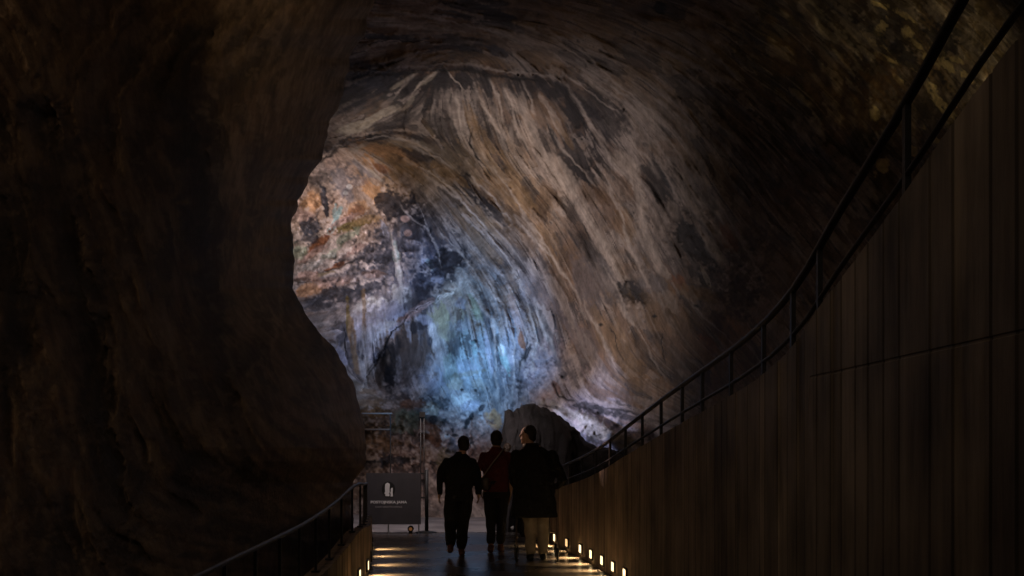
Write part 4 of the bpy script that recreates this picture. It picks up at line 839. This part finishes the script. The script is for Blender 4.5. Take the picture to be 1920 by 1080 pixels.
# middle walker, dark red top, cross-body bag
person((-.225, 17.05, 0), -.02, 1.77, 'person in dark red top and slim black trousers walking away with a cross-body bag', M_red, M_jean, M_shoeb, M_hair, width=1.06, hem=.86, hem_w=.185, shoulder=.19,
       arms={'L': ((-.265,.0,1.14), (-.235,.08,.90)), 'R': ((.225,-.03,1.13), (.185,.10,.80))}, sleeve=.5,
       legs={'L': ((-.085,.03,.48), (-.075,-.10,.10)), 'R': ((.065,.05,.48), (.055,.12,.088))}, trouser_w=1.0, cuff=.08)
# right walker, long black coat, beige trousers
person((.305, 16.0, 0), .0, 1.83, 'person in long black coat and beige trousers walking away with head turned left', M_coat, M_beige, M_shoek, M_hair, width=1.28, hem=.55, hem_w=.305, shoulder=.20, flare=True, belly=1.25, head_dx=-.085, head_turn=1.25,
       arms={'L': ((-.285,.0,1.08), (-.25,.22,.93)), 'R': ((.365,.0,1.02), (.285,.24,.92))},
       legs={'L': ((-.055,.04,.48), (-.05,-.04,.085)), 'R': ((.105,.06,.48), (.115,.02,.085))}, trouser_w=1.12, cuff=.02, collar=M_white)
# farther walker half hidden between them
person((-.085, 21.6, 0), .0, 1.58, 'person in black clothes and white shoes farther ahead, half hidden between the two right walkers', M_blkc, M_jean, M_shoew, M_hairb, width=1.05, hem=.80, hem_w=.19, trouser_w=1.1)
# bag
bg = empty('shoulder_bag', (-.245-.17, 16.93, 1.02))
m = MB(); m.loft([(0,0,-.10,.07,.035),(0,0,-.06,.085,.045),(0,0,.05,.08,.04),(0,0,.075,.07,.03)], 20, 3.5); bo = m.build('pouch', mat('grey_bag', (.10,.085,.075), .7, var=.2), bg, True)
m = MB(); m.box((0,-.045,.0), (.05,.004,.035)); m.build('pocket', mat('bag_pocket', (.13,.11,.10), .6), bo)
M_strap = mat('pale_strap', (.26,.22,.20), .6)
m = MB(); m.tube([(-.02,-.02,.05),(.05,-.05,.17),(.13,-.075,.28),(.21,-.075,.38),(.27,-.04,.46),(.30,.04,.49),(.29,.12,.475)], .011, 8, 1, 1); m.build('strap', M_strap, bg, True)
m = MB(); m.ell((-.05,-.02,.085), (.014,.014,.022)); m.build('buckle', mat('buckle', (.5,.48,.46), .3, .8), bg, True)
tag(bg, 'small grey cross-body bag with a pale strap on the person in dark red', 'bag')

# wheeled walking frame held by the person in the coat
M_tube = mat('frame_tube', (.30,.25,.22), .35, .8); M_tyre = mat('tyre', (.012,.012,.012), .6); M_hub = mat('hub', (.35,.32,.30), .3, .8)
wf = empty('walking_frame', (.335, 15.85, 0))
for k in (-1, 1):
    m = MB(); X = k*.275
    m.tube([(X,.30,.98),(X,.36,.97),(X*.97,.33,.80),(X,.05,.34),(X,-.19,.16)], .013, 10); m.tube([(X,.28,.62),(X,.42,.35),(X,.46,.15)], .013, 10)
    m.tube([(X,.05,.34),(X,.40,.36)], .010, 8); m.build('side_frame', M_tube, wf, True)
    m = MB(); m.limb([(X,.18,.985),(X,.30,.98)], [.019,.019]); m.build('grip', M_tyre, wf, True)
    for yy in (-.19, .46):
        w_ = MB()
        ring = []
        n1, n2_ = 28, 8
        vs = []; fs = []
        for i in range(n1):
            a = 2*math.pi*i/n1
            for j in range(n2_):
                c_ = 2*math.pi*j/n2_; rad = .083+.017*math.cos(c_)
                vs.append((X+.017*math.sin(c_), yy+rad*math.cos(a), .10+rad*math.sin(a)))
        for i in range(n1):
            for j in range(n2_): fs.append((i*n2_+j, ((i+1) % n1)*n2_+j, ((i+1) % n1)*n2_+(j+1) % n2_, i*n2_+(j+1) % n2_))
        w_.add(vs, fs); wh = w_.build('wheel', M_tyre, wf, True)
        h = MB(); h.tube([(X-.012, yy, .10), (X+.012, yy, .10)], .032, 16)
        for q in range(5):
            a = 2*math.pi*q/5; h.tube([(X, yy, .10), (X, yy+.075*math.cos(a), .10+.075*math.sin(a))], .006, 6)
        h.build('hub', M_hub, wh, True)
        f = MB(); f.box((X-k*.026, yy, .13), (.005,.018,.05)); f.box((X+k*.026, yy, .13), (.005,.018,.05)); f.build('fork', M_tyre, wf)
m = MB(); m.tube([(-.275,.42,.36),(.275,.42,.36)], .011, 8); m.tube([(-.275,.31,.62),(.275,.31,.62)], .011, 8); m.build('cross_bar', M_tube, wf, True)
m = MB(); m.loft([(-.02,.40,.30,.19,.06),(-.02,.40,.34,.21,.08),(-.02,.37,.56,.21,.09),(-.02,.37,.60,.19,.08)], 24, 4); m.build('basket_bag', M_tyre, wf, True)
tag(wf, 'dark wheeled walking frame at the feet of the person in the long coat', 'walking frame')

# ============================================================ LIGHT
w = bpy.data.worlds.new('World'); scene.world = w; w.use_nodes = True
bgn = w.node_tree.nodes['Background']; bgn.inputs[0].default_value = (1., .82, .66, 1); bgn.inputs[1].default_value = .010
def spot(loc, tgt, energy, col, size, blend=1., soft=.5, name='unseen_cave_spot'):  # hidden floodlights of the cave, plus added fills
    L = bpy.data.lights.new(name, 'SPOT'); L.energy = energy; L.color = col; L.spot_size = math.radians(size); L.spot_blend = blend; L.shadow_soft_size = soft
    o = bpy.data.objects.new(name, L); COL.objects.link(o); o.location = loc
    o.rotation_euler = (Vector(tgt)-Vector(loc)).to_track_quat('-Z', 'Y').to_euler(); return o
spot((-3.7, 21.8, 1.6), W(915, 620, 29), 3700, (.25,.53,1.), 44, 1., .3)            # cool lamp on the back cone
spot((-4.0, 22.4, 2.4), W(720, 560, 33), 3600, (.46,.59,1.), 40, 1., .3)            # cool-white on the curtain
spot((-5.5, 22.8, 3.0), W(625, 385, 36), 6600, (1.,.80,.70), 36, 1., .3)            # neutral on the left warm rock
spot((-4.8, 23.8, 3.4), W(1120, 470, 24.5), 900, (1.,.82,.76), 96, 1., .3)
spot((-3.9, 23.0, 2.6), W(870, 280, 28.0), 1100, (1.,.81,.70), 66, 1., .3)           # on the ochre arch
# broad, on the streaked vault
spot((-5.6, 25.0, 3.2), W(1110, 790, 24.5), 2100, (.55,.62,1.), 25, 1., .25)        # cool on the ledge
spot((-1.6, 19.0, 5.8), W(770, 900, 23), 900, (1.,.85,.84), 70, 1., .4)             # over the sign and the foot of the wall
spot((-2.6, 18.9, 2.6), (.20, 16.0, 1.72), 280, (1.,.56,.42), 9, 1., .05)            # added unseen spot that lights the turned face
spot((2.95, 6.0, 3.3), W(1745, 110, 10), 420, (1.,.76,.38), 19, 1., .06)             # small yellow lamp behind the right wall
spot((-1.7, -.5, 6.0), (-3.6, 10.5, 3.6), 210, (1.,.66,.42), 80, 1., .15)            # added unseen fill behind the camera, raking the left rock
spot((-.1, 9.5, 6.1), W(600, 220, 18.5), 115, (1.,.68,.40), 90, 1., 1.3)  # added unseen fill standing in for bounce on the rock's right flank
spot((-1.2, 3.0, 7.0), (1.7, 8.0, 1.2), 105, (1.,.78,.58), 80, 1., .8)                # added unseen fill on the concrete wall

# ============================================================ CAMERA
cam = bpy.data.cameras.new('Camera'); co = bpy.data.objects.new('Camera', cam); COL.objects.link(co)
co.location = (0, 0, EYE); co.rotation_euler = (math.pi/2, 0, 0)
cam.sensor_width = 36; cam.lens = F/1920*36; cam.shift_y = (HY-540)/1920; cam.clip_end = 500; cam.clip_start = .05
scene.camera = co
scene.view_settings.view_transform = 'Standard'; scene.view_settings.look = 'None'; scene.view_settings.exposure = 0; scene.view_settings.gamma = 1
scene.cycles.use_denoising = True; scene.cycles.max_bounces = 6; scene.cycles.sample_clamp_indirect = 3
